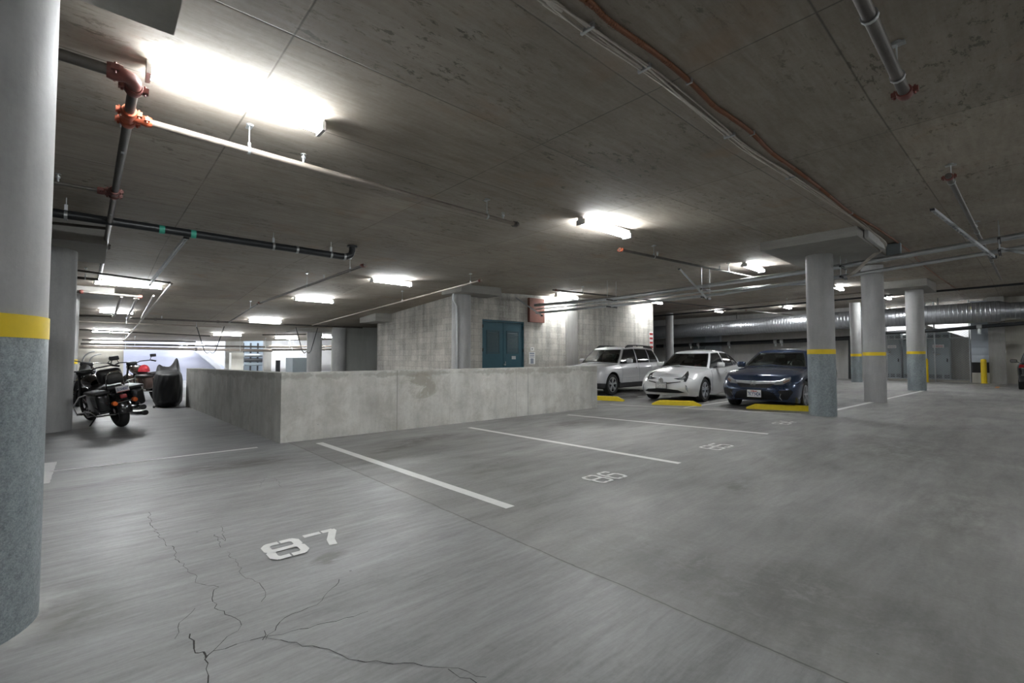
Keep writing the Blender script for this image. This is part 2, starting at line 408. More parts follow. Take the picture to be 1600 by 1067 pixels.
M['paint_white'] = simple('white_car_paint', (.74, .745, .75), .25, 0, .02, coat=.8)
M['paint_silver'] = simple('pearl_white_car_paint', (.66, .665, .685), .25, .15, .02, coat=.8)
M['paint_blue'] = simple('dark_blue_car_paint', (.028, .046, .095), .25, .45, .05, coat=1)
M['paint_dark'] = simple('black_green_car_paint', (.010, .014, .016), .25, .3, .05, coat=1)
M['paint_red'] = simple('red_car_paint', (.50, .01, .05), .25, .1, .03, coat=.8)
M['tube'] = simple('fluorescent_tube', (.9, .9, .9), .5, emit=((.93, .97, 1.0), LAMP_POWER))
def glass():
    m, nt, b = newmat('tinted_window_glass')
    b.inputs['Base Color'].default_value = (.55, .68, .64, 1); b.inputs['Roughness'].default_value = .02
    b.inputs['Transmission Weight'].default_value = 1; b.inputs['IOR'].default_value = 1.05
    b.inputs['Coat Weight'].default_value = 1; b.inputs['Coat Roughness'].default_value = .02
    return m
M['glass'] = glass()
def dglass():
    m = simple('privacy_window_glass', (.012, .014, .016), .06, 0, .1, coat=.6); return m
M['dglass'] = dglass()
def mesh_mat():
    m, nt, b = newmat('chain_link_wire'); b.inputs['Base Color'].default_value = (.45, .46, .47, 1); b.inputs['Metallic'].default_value = .7; b.inputs['Roughness'].default_value = .4; return m
M['wire'] = mesh_mat()
# ================================================================== structure
X0, X1, Y0, Y1 = -8.0, 34.0, -7.0, 31.0
tag(MB().box((X0 - .2, Y0 - .2, -.3), (X1 + 4.2, Y1 + 12, 0)).build('floor', M['floor']), kind='structure')
cb = MB()
xs = [X0, -4, 0, 3, 5, 8, 10, 13, 15, 17, 19, 21, 23, 26, 30, X1 + 4.2]; ys = [Y0, 0, 6, 12, 14, 16, 20, 25, Y1]
for k, dz in enumerate((0, .4)):
    for x in xs:
        for y in ys: cb.v.append((x, y, ceil_z(x, y) + dz))
ny = len(ys); nn = len(xs) * ny
for i in range(len(xs) - 1):
    for j in range(ny - 1):
        a = i * ny + j; cb.f.append((a, a + 1, a + ny + 1, a + ny)); cb.f.append((a + nn, a + ny + nn, a + ny + 1 + nn, a + 1 + nn))
for i in range(len(xs) - 1):
    for j in (0, ny - 1):
        a = i * ny + j; cb.f.append((a, a + ny, a + ny + nn, a + nn))
for j in range(ny - 1):
    for i in (0, len(xs) - 1):
        a = i * ny + j; cb.f.append((a, a + 1, a + 1 + nn, a + nn))
tag(cb.build('ceiling', M['ceiling'], ang=10), kind='structure')
def wallbox(name, a, b, mat): return tag(MB().box(a, b).build(name, mat), kind='structure')
wallbox('wall_left', (X0 - .2, Y0, 0), (X0, Y1, 3.9), M['wall'])
wallbox('wall_near', (X0 - .2, Y0 - .2, 0), (X1 + 4, Y0, 4.8), M['wall'])
# right end: wall with an alcove for the switchgear behind the fence
ya, yb = 1.95, 6.35
wallbox('wall_right', (X1, Y0, 0), (X1 + .2, .72, 4.8), M['beige'])
wallbox('wall_right_pier', (X1 - .6, .72, 0), (X1 + .2, 1.3, 4.8), M['wall'])
wallbox('wall_right_far', (X1, yb, 0), (X1 + .2, Y1, 4.8), M['wall_pale'])
wallbox('wall_alcove_back', (X1 + 4, .5, 0), (X1 + 4.2, 7, 4.9), M['white_wall'])
wallbox('wall_alcove_side', (X1 + .2, yb, 0), (X1 + 4, yb + .2, 4.9), M['white_wall'])
wallbox('wall_alcove_near', (X1 + .2, ya - .65, 0), (X1 + 4, ya - .5, 4.9), M['wall'])
# dark stair underside crossing the alcove
st = MB(); p0, p1 = (X1 + 1.2, 3.6, 3.55), (X1 + 1.2, ya - .4, 2.2)
st.add([(X1 + .9, 3.9, 3.2), (X1 + .9, ya - .45, 2.05), (X1 + .9, ya - .45, 0), (X1 + .9, 3.9, 0), (X1 + 1.1, 3.9, 3.2), (X1 + 1.1, ya - .45, 2.05), (X1 + 1.1, ya - .45, 0), (X1 + 1.1, 3.9, 0)],
       [(0,1,2,3),(7,6,5,4),(0,4,5,1),(1,5,6,2),(2,6,7,3),(3,7,4,0)])
tag(st.build('wall_stair_side', M['wall']), kind='structure')
# core block
BX0, BX1, BY0, BY1 = 9.72, 21.6, 13.0, 20.1
dl = at_y(753.5, 560, BY0).x; dr = at_y(819, 560, BY0).x; dz = 2.66
fw = MB().box((BX0, BY0, 0), (dl, BY0 + .2, 4.3)).box((dr, BY0, 0), (BX1, BY0 + .2, 4.4)).box((dl, BY0, dz), (dr, BY0 + .2, 4.2))
tag(fw.build('wall_core_front', M['cmu_x']), kind='structure')
wallbox('wall_core_side', (BX0, BY0 + .2, 0), (BX0 + .2, BY1, 4.0), M['cmu_y'])
wallbox('wall_core_end', (BX1 - .2, BY0 + .2, 0), (BX1, BY1 + 6, 4.5), M['cmu_y'])
p = at_y(892, 540, BY0)
wallbox('trim_1', (p.x - .35, BY0 - .1, 0), (p.x + .35, BY0 - .002, 3.9), M['wall'])
# far gray block left of the core
fg0 = at_y(520, 560, 24).x
wallbox('wall_core_rear', (fg0, 24, 0), (BX0 + 8, 24.2, 3.6), M['pale_grey'])
# far left end wall with daylight opening
o0 = at_y(193, 560, Y1).x; o1 = at_y(352, 560, Y1).x; g1 = at_y(412, 560, Y1).x; d1 = at_y(424, 560, Y1).x; w1 = at_y(482, 560, Y1).x
bw = MB().box((X0, Y1, 0), (o0, Y1 + .25, 3.0))
tag(bw.build('wall_back_left', M['beige']), kind='structure')
bw = MB().box((o1, Y1, 0), (at_y(380, 560, Y1).x, Y1 + .25, 3.2)).box((g1, Y1, 0), (d1, Y1 + .25, 3.2))
tag(bw.build('wall_back_middle', M['wall']), kind='structure')
wallbox('wall_back_right', (d1, Y1, 0), (20, Y1 + .25, 3.4), M['white_wall'])
wallbox('wall_back_far', (20, Y1, 0), (X1, Y1 + .25, 5), M['wall'])
# exit ramp outside the opening: white retaining walls and a rising slab
RY = Y1 + 8
wallbox('wall_ramp_back', (o0 - 3, RY, 0), (d1 + 3, RY + .2, 3.4), M['white_wall'])
wallbox('wall_ramp_left', (o0 - 3.2, Y1 + .25, 0), (o0 - 3, RY, 3.4), M['white_wall'])
wallbox('wall_ramp_right', (d1 + 3, Y1 + .25, 0), (d1 + 3.2, RY, 3.4), M['white_wall'])
sl = at_y(305, 545, Y1 + 1.2); sr = at_y(352, 580, Y1 + 1.2)
rp = MB().add([(o0 - 2.9, Y1 + 1.5, 2.4), (sl.x, Y1 + 1.5, 2.0), (sr.x + 1, Y1 + 1.5, 0.0), (o0 - 2.9, Y1 + 1.5, 0), (o0 - 2.9, Y1 + 4.5, 2.4), (sl.x, Y1 + 4.5, 2.0), (sr.x + 1, Y1 + 4.5, 0), (o0 - 2.9, Y1 + 4.5, 0)],
              [(0,1,2,3),(7,6,5,4),(0,4,5,1),(1,5,6,2),(2,6,7,3),(3,7,4,0)])
M['ramp'] = concrete('lavender_grey_ramp_side', (.40, .41, .50), (.52, .53, .62), .4, .7, 'h', .1)
tag(rp.build('wall_exit_ramp', M['ramp']), kind='structure')
tag(MB().beam((sl.x - .5, Y1 + 1.3, sl.z + .55), (sr.x + .6, Y1 + 1.3, sr.z - .75), .25, .42, up=(0, 1, 0)).build('trim_2', M['white_wall']), kind='structure')
# ------------------------------------------------------------------ parapet
PX0, PX1, PY0 = 2.07, 9.52, 7.40
pp = MB()
pp.add([(PX0, PY0, 0), (PX1, PY0 - .06, 0), (PX1, PY0 + .17, 0), (PX0 + .24, PY0 + .24, 0), (1.80, 14.9, 0), (1.56, 14.9, 0),
        (PX0, PY0, 1.035), (PX1, PY0 - .06, 1.06), (PX1, PY0 + .17, 1.06), (PX0 + .24, PY0 + .24, 1.035), (2.07, 14.9, .99), (1.83, 14.9, .99)],
       [])
pp.v[4] = (2.07, 14.9, 0); pp.v[5] = (1.83, 14.9, 0)
pp.f = [(0,1,7,6),(1,2,8,7),(2,3,9,8),(3,4,10,9),(4,5,11,10),(5,0,6,11),(6,7,8,9),(6,9,10,11),(3,2,1,0),(0,5,4,3)]
tag(pp.build('wall_parapet', M['parapet'], ang=30), kind='structure')
# ------------------------------------------------------------------ floor cracks (one thin mesh, part of the floor)
flo = bpy.data.objects['floor']
cr = MB()
def crack(pix, w):
    P = [at_z(*q, z=.0012) for q in pix]; Q = [P[0]]
    for a, b in zip(P, P[1:]):
        n = max(2, int((b - a).length / .035)); d = (b - a); nrm = Vector((-d.y, d.x, 0)).normalized()
        for i in range(1, n + 1):
            q = a + d * (i / n)
            if i < n: q = q + nrm * random.uniform(-.013, .013)
            Q.append(q)
    for i, (a, b) in enumerate(zip(Q, Q[1:])):
        d = (b - a); nrm = Vector((-d.y, d.x, 0)).normalized(); ww = w * random.uniform(.5, 1.4) / 2
        cr.add([a - nrm*ww, b - nrm*ww, b + nrm*ww, a + nrm*ww], [(0, 1, 2, 3)])
for pix, w in (([(325, 1067), (322, 1045), (320, 1030), (333, 1017), (370, 1006), (412, 995), (455, 986), (495, 976), (540, 965), (575, 955)], .004),
               ([(297, 990), (303, 1007), (305, 1020), (318, 1018), (322, 1028)], .006), ([(318, 1028), (345, 1005), (372, 985), (375, 970), (360, 962), (335, 950), (333, 925), (342, 917), (305, 910), (308, 900), (290, 887), (275, 870), (272, 855), (260, 853), (250, 840), (238, 822), (232, 800)], .0028),
               ([(415, 999), (430, 985), (445, 965), (470, 955), (495, 945), (512, 925), (530, 905)], .003), ([(412, 995), (450, 1003), (500, 1012), (545, 1030), (600, 1035), (660, 1040), (700, 1043), (760, 1058)], .003),
               ([(273, 998), (278, 980), (290, 965), (305, 950)], .002), ([(345, 855), (335, 835), (352, 845), (345, 822)], .002), ([(408, 940), (415, 925), (408, 915), (380, 900), (372, 880), (355, 862)], .002),
               ([(440, 760), (430, 748), (415, 745), (405, 762)], .0018), ([(700, 1045), (745, 1067)], .003), ([(410, 1000), (413, 985)], .003)):
    crack(pix, w)
cko = cr.build('floor_crack', simple('dark_crack', (.03, .028, .026), .9), flo)  # thin dark strips drawn as the cracks
# ------------------------------------------------------------------ columns
def column(cx, cy, r, top, label, coat=True, band=(1.345, 1.45), cap=None, capz=None, group=None, bandhex=True):
    t = thing('concrete_column', label, 'column', (cx, cy, 0), group=group)
    cz = ceil_z(cx, cy)
    MB().lathe([(r, 0), (r, top)], (cx, cy, 0), n=48).build('shaft', M['column'], t)
    if coat: MB().lathe([(r + .004, 0.0), (r + .004, band[0])], (cx, cy, 0), n=48).build('base_sleeve', M['coat'], t)
    if band: MB().lathe([(r + .006, band[0]), (r + .006, band[1])], (cx, cy, 0), n=48).build('warning_band', M['yellow'], t)
    if cap:
        x0, y0, x1, y1 = cap; b = MB()
        vs = [(x0, y0), (x1, y0), (x1, y1), (x0, y1)]
        b.add([(x, y, top - .004) for x, y in vs] + [(x, y, ceil_z(x, y) + .05) for x, y in vs],
              [(3,2,1,0),(4,5,6,7),(0,1,5,4),(1,2,6,5),(2,3,7,6),(3,0,4,7)])
        b.build('drop_panel', M['panel'], t)
    return t
column(-.575, 3.30, .40, 3.26, 'thick grey column at the left frame edge with blue-grey sleeve and yellow band', cap=(-1.6, 2.2, .32, 3.5))
column(-.66, 11.4, .40, 3.16, 'dark bare column standing just behind the near left column', coat=False, band=None, cap=(-1.6, 10.3, .12, 12.4))
pc = at_z(100, 632)
column(pc.x - .12, pc.y, .36, 3.0, 'slim lit column edge beyond the dark column beside the motorcycles', coat=False, cap=(pc.x-1, pc.y-.8, pc.x+.95, pc.y+.8), band=(1.1, 1.22))
column(11.95, 3.05, .26, 3.54, 'nearest round column on the right, in front of the dark blue sedan', cap=(10.5, 2.06, 13.4, 3.75))
column(16.85, 2.98, .265, 3.95, 'middle round column of the right row, bare grey below its yellow band', coat=False, band=(1.33, 1.43))
column(24.0, 2.93, .28, 3.94, 'third round column of the right row, blue-grey sleeve under square drop panel', cap=(22.7, 2.4, 25.3, 3.75), band=(1.42, 1.53))
column(30.0, 6.07, .24, 4.2, 'farthest right column with pale sleeve and yellow band by the far bollard', band=(1.36, 1.5))
column(27.9, 15.6, .24, 4.2, 'slim pale column rising behind the white hatchback roof', coat=False, band=None)
pc = at_y(720, 560, BY0)
column(pc.x, BY0 - .02, .33, 3.42, 'round column at the corner of the block wall, left of the teal door', coat=False, band=None, cap=(8.75, 12.15, 10.45, 13.3))
# conduit strapped to it
tag(MB().tube([(pc.x - .36, BY0 - .25, 0), (pc.x - .36, BY0 - .25, 3.0), (pc.x - .45, BY0 - .2, 3.2), (pc.x - .45, BY0 - .2, 3.44)], .035).build('conduit', M['steel']),
    'grey upright conduit beside the corner column of the block wall', 'conduit')
pc = at_y(491, 560, 25)
column(pc.x, 25, .36, ceil_z(pc.x, 25) - .14, 'distant round column in front of the far white wall', coat=False, band=None, cap=(pc.x-1.1, 24.2, pc.x+1.6, 26))
pc = at_y(530, 560, 23.6)
column(pc.x, 23.6, .33, ceil_z(pc.x, 23.6) - .05, 'pale round column at the edge of the far grey wall', coat=False, band=None, cap=None)
# corbel block at left end of the side wall
a = at_y(565, 485, 20.1)
tag(MB().box((8.95, 18.7, ceil_z(9, 19) - .32), (BX0 - .002, 20.3, ceil_z(9, 19) + .1)).build('drop_panel', M['panel']), 'concrete drop panel at the far end of the block side wall', 'drop panel')
# ------------------------------------------------------------------ door
D = thing('double_door', 'teal double door with two louvre panels in the block wall', 'door', ((dl + dr) / 2, BY0 + .05, 0))
fr = MB().box((dl, BY0 + .02, 0), (dl + .06, BY0 + .14, dz)).box((dr - .06, BY0 + .02, 0), (dr, BY0 + .14, dz)).box((dl + .06, BY0 + .02, dz - .07), (dr - .06, BY0 + .14, dz))
fr.build('door_frame', M['teal'], D)
mid = (dl + dr) / 2
for k, (a, b) in enumerate(((dl + .07, mid - .008), (mid + .008, dr - .07))):
    lf = MB().box((a, BY0 + .05, .01), (b, BY0 + .10, dz - .08)).build('door_leaf', M['teal'], D)
    u0, u1 = a + .16, b - .18; z0, z1 = 1.42, 2.28
    lv = MB().box((u0, BY0 + .035, z0), (u1, BY0 + .048, z0 + .04)).box((u0, BY0 + .035, z1 - .04), (u1, BY0 + .048, z1)).box((u0, BY0 + .035, z0 + .04), (u0 + .04, BY0 + .048, z1 - .04)).box((u1 - .04, BY0 + .035, z0 + .04), (u1, BY0 + .048, z1 - .04))
    for i in range(15):
        z = z0 + .06 + i * (z1 - z0 - .12) / 15; lv.add([(u0+.04, BY0+.034, z), (u1-.04, BY0+.034, z), (u1-.04, BY0+.05, z+.05), (u0+.04, BY0+.05, z+.05), (u0+.04, BY0+.04, z-.004), (u1-.04, BY0+.04, z-.004)], [(0,1,2,3),(4,5,1,0)])
    lo = lv.build('louvre', M['teal_dark'], D)
    for z in (.5, 1.5, 2.35): MB().box((a - .05 if k == 0 else b + .02, BY0 + .0, z), (a - .02 if k == 0 else b + .05, BY0 + .049, z + .12)).build('hinge', M['black'], D)
MB().tube([(mid + .06, BY0 - .01, 1.02), (mid + .06, BY0 + .05, 1.02)], .03).tube([(mid + .06, BY0 - .01, 1.02), (mid + .06, BY0 - .01, 1.14)], .012).build('handle', M['steel'], D)
MB().box((mid + .42, BY0 + .035, 1.22), (mid + .62, BY0 + .049, 1.34)).build('nameplate', M['steel'], D)
def sign(px0, py0, px1, py1, Y, label, mat=M['white_sign'], name='wall_sign', marks=None, cat='sign'):
    a = at_y(px0, py0, Y); b = at_y(px1, py1, Y)
    t = thing(name, label, cat, ((a.x + b.x) / 2, Y, min(a.z, b.z)))
    MB().box((a.x, Y - .02, min(a.z, b.z)), (b.x, Y - .002, max(a.z, b.z))).build('board', mat, t)
    if marks: marks(t, a, b, Y)
    return t
def m1(t, a, b, Y):
    z0, z1 = min(a.z, b.z), max(a.z, b.z); w = b.x - a.x; m = MB()
    for i, (f0, f1) in enumerate(((.82, .95), (.68, .76), (.56, .62))): m.box((a.x + w * .12, Y - .023, z0 + (z1 - z0) * f0), (b.x - w * .12, Y - .0205, z0 + (z1 - z0) * f1))
    m.box((a.x + w * .25, Y - .023, z0 + (z1 - z0) * .05), (b.x - w * .25, Y - .0205, z0 + (z1 - z0) * .48))
    m.build('print', simple('grey_print', (.25, .28, .33), .6), t)
def m2(t, a, b, Y):
    z0, z1 = min(a.z, b.z), max(a.z, b.z); w = b.x - a.x
    MB().prism([(a.x + w * .2, z1 - .05), (b.x - w * .2, z1 - .05), ((a.x + b.x) / 2, z0 + .04)], (Y - .023, Y - .0205), lambda p, q, r: (p, r, q)).build('print', M['black'], t)
sign(826, 550, 835.5, 569, BY0, 'tall white notice board right of the teal door', marks=m1)
sign(828.5, 542.5, 834, 548, BY0, 'small square white sign above the notice board by the door', marks=m2)
a = at_y(1017.5, 522, BY0)
s_ = thing('wall_sign', 'narrow red and white warning sign at the right end of the block wall', 'sign', (BX1 - .2, BY0, 2.0))
z0 = at_y(1017, 545, BY0).z; z1 = at_y(1017, 518, BY0).z
MB().box((BX1 - .42, BY0 - .02, z0), (BX1 - .06, BY0 - .002, z1)).build('board', M['white_sign'], s_)
mm = MB()
for i in range(4):
    z = z0 + (z1 - z0) * (i + .2) / 4; mm.box((BX1 - .38, BY0 - .024, z), (BX1 - .10, BY0 - .0205, z + (z1 - z0) * .11))
mm.build('print', M['red'], s_)
a = at_y(825, 503, BY0 - .02); b = at_y(848, 468, BY0 - .02)
tag(MB().box((a.x, BY0 - .12, a.z), (b.x, BY0 - .002, b.z)).build('firestop_panel', M['red_panel']), 'rust red square panel where the conduits enter the block wall', 'panel')
# ------------------------------------------------------------------ floor markings
def stripe(a, b, w, label, group=None):
    a = Vector((*a, 0)); b = Vector((*b, 0)); d = (b - a).normalized(); n = Vector((-d.y, d.x, 0)) * w / 2; m = MB()
    N = 24; L = (b - a).length
    vs = []
    for i in range(N + 1):
        p = a + (b - a) * (i / N)
        for s in (-1, 1): vs.append(p + n * s * random.uniform(.93, 1.05) + Vector((0, 0, .002)))
    m.add(vs, [(2*i, 2*i + 2, 2*i + 3, 2*i + 1) for i in range(N)])
    return tag(m.build('parking_stripe', M['white_paint']), label, 'parking line')
stripe((2.51, 7.06), (2.63, 2.94), .105, 'widest white stall line, running toward the camera right of the 87')
stripe((5.08, 6.8), (5.22, 2.81), .10, 'white stall line starting at the middle of the parapet foot, right of the 86')
stripe((7.85, 6.87), (8.33, 2.91), .10, 'white stall line starting near the right end of the parapet, left of the 84')
stripe((-.33, 7.26), (1.74, 7.28), .075, 'thin white line left of the parapet corner, in front of the motorcycles')
stripe((-.36, 6.6), (-.36, 7.9), .12, 'short white line end showing behind the near left column')
stripe((10.44, 7.62), (11.86, 3.45), .09, 'white line crossing in front of the parked cars')
stripe((11.16, 5.87), (16.5, 5.9), .09, 'white line on the floor between white hatchback and dark blue sedan')
stripe((10.9, 8.55), (16.5, 8.55), .09, 'white line on the floor between white wagon and white hatchback')
stripe((13.0, 3.16), (24.0, 2.74), .12, 'long white line joining the feet of the right row of columns')
tag(MB().box((28.3, .85, .001), (29.9, .97, .003)).build('parking_stripe', M['orange_paint']), 'short faded orange line beside the dark vehicle on the far right', 'parking line')
DIG = {'8': [[(.16,.53),(.0,.62),(.0,.88),(.12,1.),(.42,1.)], [(.58,1.),(.88,1.),(1.,.88),(1.,.62),(.84,.53)], [(.12,.52),(.88,.52)], [(.12,.52),(.0,.40),(.0,.12),(.12,.0),(.42,.0)], [(.58,.0),(.88,.0),(1.,.12),(1.,.40),(.88,.52)]],
       '7': [[(.0,1.),(.52,1.)], [(.68,1.),(1.,1.),(1.,.90),(.62,.34),(.52,.0)]],
       '6': [[(.95,.84),(.88,1.),(.55,1.)], [(.38,1.),(.12,.98),(.0,.84),(.0,.5),(.0,.15),(.14,.0),(.40,.0)], [(.60,.0),(.88,.0),(1.,.15),(1.,.42),(.88,.55),(.2,.55)]],
       '5': [[(.95,1.),(.45,1.)], [(.28,1.),(.06,1.),(.06,.58),(.82,.58),(1.,.46),(1.,.14),(.86,.0),(.58,.0)], [(.42,.0),(.12,.0),(.0,.14)]],
       '4': [[(.75,.0),(.75,.38)], [(.75,.55),(.75,1.),(.62,1.),(.0,.36),(.0,.28),(1.,.28)]]}
def number(txt, x, y, h, w, gap, sk, rot, label):
    t = thing('stall_number', label, 'number', (x, y, 0)); cx = x
    R = Matrix.Rotation(rot, 3, 'Z')
    for ch in txt:
        m = MB(); zz = 0
        for st in DIG[ch]:
            P = [Vector((cx - x + w * a, h * b, .002)) for a, b in st]
            for p, q in zip(P, P[1:]):
                d = (q - p).normalized(); e = sk / 2; n = Vector((-d.y, d.x, 0)) * e
                p2 = p - d * e * .35; q2 = q + d * e * .35
                zz += .00035
                m.add([Vector((x, y, zz)) + R @ (v) for v in (p2 - n, q2 - n, q2 + n, p2 + n)], [(0, 1, 2, 3)])
        m.build('digit', M['white_paint'], t); cx += w + gap
    return t
number('87', .87, 3.16, .27, .185, .075, .052, .0, 'white stencilled 87 on the floor in the near left stall')
number('86', 3.82, 2.88, .27, .17, .075, .036, .0, 'white stencilled 86 on the floor in the middle of the photo')
number('85', 6.35, 2.85, .27, .20, .08, .036, .0, 'white stencilled 85 on the floor, third stall from the left')
number('84', 9.72, 3.06, .27, .24, .08, .036, .0, 'white stencilled 84 on the floor just left of the nearest right column')
# wheel stops
def wheel_stop(c, L, rot, label):
    t = thing('wheel_stop', label, 'wheel stop', (c[0], c[1], 0), rot)
    m = MB(); h = L / 2
    pr = lambda s, y: [(y, -.085, .0), (y, .085, .0), (y, .06, .12), (y, -.06, .12)]
    vs = []
    for y, k in ((-h, .25), (-h + .2, 1), (h - .2, 1), (h, .25)):
        vs += [(-.085, y, 0), (.085, y, 0), (.06 * (1 if k == 1 else 1.2), y, .125 * k), (-.06 * (1 if k == 1 else 1.2), y, .125 * k)]
    fs = [(3,2,1,0), (12,13,14,15)]
    for i in range(3):
        for j in range(4): fs.append((4*i + j, 4*i + (j+1) % 4, 4*i + 4 + (j+1) % 4, 4*i + 4 + j))
    m.add(vs, fs); m.build('body', M['yellow_stop'], t, world=False, ang=25)
    for y in (-h * .6, h * .6): MB().lathe([(.018, .12), (.018, .128), (0, .13)], (0, y, 0), n=10).build('bolt', M['dark'], t, world=False)
wheel_stop((11.62, 6.33), 1.25, .50, 'yellow wheel stop in front of the white hatchback')
wheel_stop((12.45, 4.0), 1.6, .35, 'yellow wheel stop in front of the dark blue sedan')
wheel_stop((11.3, 8.75), 1.7, .30, 'yellow wheel stop end showing past the parapet, before the white wagon')
# ------------------------------------------------------------------ lamps
def lamp(c, label, L=1.25, drop=.08, power=True, rz=0):
    z = min(ceil_z(c[0] - L / 2, c[1]), ceil_z(c[0] + L / 2, c[1]), ceil_z(c[0], c[1]))
    t = thing('ceiling_light', label, 'ceiling light', (c[0], c[1], z - drop), rz, 'fluorescent strip lights under the ceiling')
    MB().box((-L/2, -.055, .045), (L/2, .055, drop + .02)).build('housing', M['housing'], t, world=False)
    for s in (-1, 1): MB().box((s*L/2 - (.03 if s > 0 else 0), -.085, -.04), (s*L/2 + (0 if s > 0 else .03), .085, .045)).build('end_cap', M['housing'], t, world=False)
    for s in (-1, 1): MB().tube([(-L/2 + .03, s * .052, 0), (L/2 - .03, s * .052, 0)], .019, 10).build('lamp_tube', M['tube'], t, world=False)
    return t
def lamp_px(x, y, label, **k):
    p = at_c(x, y, .09); return lamp((p.x, p.y), label, **k)
lamp((.9, 4.42), 'largest bright strip light, upper left of the photo', L=1.32)
lamp((6.45, 4.78), 'bright strip light in the middle of the photo above the parapet end', L=1.32)
lamp((13.45, 5.0), 'strip light beside the drop panel of the nearest right column')
lamp((6.35, 12.25), 'strip light left of the block wall corner, nearest of the middle row')
lamp_px(491, 470, 'strip light second in the receding middle row')
lamp_px(414, 502, 'strip light third in the receding middle row')
lamp_px(355, 524, 'strip light fourth in the receding middle row')
lamp_px(202, 447, 'large strip light over the motorcycles', L=1.4)
lamp_px(182, 489, 'short strip light behind the hanging pipes over the motorcycles', L=.9)
lamp_px(173, 519, 'long strip light, upper of the far left pair')
lamp_px(168, 533, 'long strip light, lower of the far left pair')
lamp((14.2, 12.45), 'strip light on the block wall above the red panel', L=1.3)
lamp((20.6, 12.3), 'strip light at the right end of the block wall')
lamp_px(1121, 487, 'small distant strip light above the white hatchback')
lamp_px(1309, 450, 'distant light just right of the nearest right column')
lamp_px(1386, 466, 'distant light between the second and third right columns')
lamp_px(300, 539, 'far strip light above the bright ramp opening')
lamp_px(468, 535, 'long far strip light left of the distant column', L=2.2)
lamp_px(395, 541, 'faint farthest strip light near the centre left')
lamp_px(1068, 503, 'tiny strip light between duct and white wagon')
lamp((37.0, 3.2), 'strip light inside the switchgear alcove behind the fence')
lamp((36.9, 5.6), 'strip light inside the alcove above the left cabinet')
lamp((30.5, 9.5), 'added hidden fill light for the far right wall')  # unseen lamp added to brighten the far right wall
lamp((at_y(452, 560, 28).x, 28.6), 'added far fill light washing the distant white wall', L=1.25)  # this and the next lamp are added to brighten the far white wall
lamp((at_y(505, 560, 28).x, 28.0), 'added far fill light behind the distant round column', L=1.25)
# added unseen lamps on the fixture grid, lighting the near floor from beyond the frame
for X_, lab in ((.9, 'added fill light over the drive lane behind the camera, in line with the big one'), (6.5, 'added fill light over the drive lane outside the right frame edge, near end'), (13.45, 'added fill light over the drive lane outside the frame, across from the nearest right column'), (20.3, 'added fill light over the drive lane outside the frame, across from the second column'), (27.5, 'added fill light over the drive lane outside the frame, near the far right wall')):
    lamp((X_, -3.2), lab)
# ================================================================== pipes and hangers
def hanger_mesh(x, y, zp, r):
    m = MB(); zc = ceil_z(x, y); zt = zc + .0
    m.tube([(x, y, zp + r * 1.3), (x, y, zt)], .006, 6)
    m.lathe([(.03, zt - .012), (.03, zt), (0.0, zt)], (x, y, 0), n=10); m.cbox((x, y, zt - .02), (.05, .10, .012))
    m.lathe([(r + .004, -.012), (r + .010, -.012), (r + .010, .012), (r + .004, .012)], (x, y, zp), axis='x', n=12, close=True)
    m.cbox((x, y, zp + r + .02), (.022, .03, .04))
    return m
def coupling_mesh(p, axis, r):
    m = MB(); h = .045
    e = min(1, r / .045 + .1); h *= e
    m.lathe([(r, -h), (r + .012*e, -h), (r + .018*e, -h*.4), (r + .018*e, h*.4), (r + .012*e, h), (r, h)], p, axis=axis, n=16)
    for s in (-1, 1):
        q = {'x': (0, s * (r + .026*e), 0), 'y': (s * (r + .026*e), 0, 0), 'z': (s * (r + .026*e), 0, 0)}[axis]
        m.cbox((p[0] + q[0], p[1] + q[1], p[2]), (.045*e, .045*e, .04*e)); m.tube([(p[0] + q[0], p[1] + q[1], p[2] - .038*e), (p[0] + q[0], p[1] + q[1], p[2] + .038*e)], .008, 6)
    return m
def pipe(a, b, r, label, mat='pipe', hang=(), heads=(), coup=(), cm='coupling', name='sprinkler_pipe', mid=(), cat='pipe', group=None):
    a = Vector(a); b = Vector(b); pts = [a] + [Vector(m_) for m_ in mid] + [b]
    t = thing(name, label, cat, tuple(a), group=group)
    MB().tube(pts, r, 14).build('pipe', M[mat], t)
    ax = 'x' if abs(b.x - a.x) > abs(b.y - a.y) else 'y'
    for f in hang:
        p = a.lerp(b, f); m = hanger_mesh(p.x, p.y, p.z, r)
        m.build('hanger', M['steel'], t)
    for f in coup:
        p = a.lerp(b, f); coupling_mesh(tuple(p), ax, r).build('coupling', M[cm], t)
    for f in heads:
        p = a.lerp(b, f)
        MB().tube([(p.x, p.y, p.z + r * .8), (p.x, p.y, p.z + r + .035)], .011, 8).lathe([(.012, 0), (.022, .012), (.022, .03), (.006, .035), (.006, .05), (.028, .052), (.028, .056), (0, .057)], (p.x, p.y, p.z + r + .03), n=12).build('sprinkler_head', M['steel'], t)
    return t
Z = 3.25
XM = .17                        # x of the left feed main
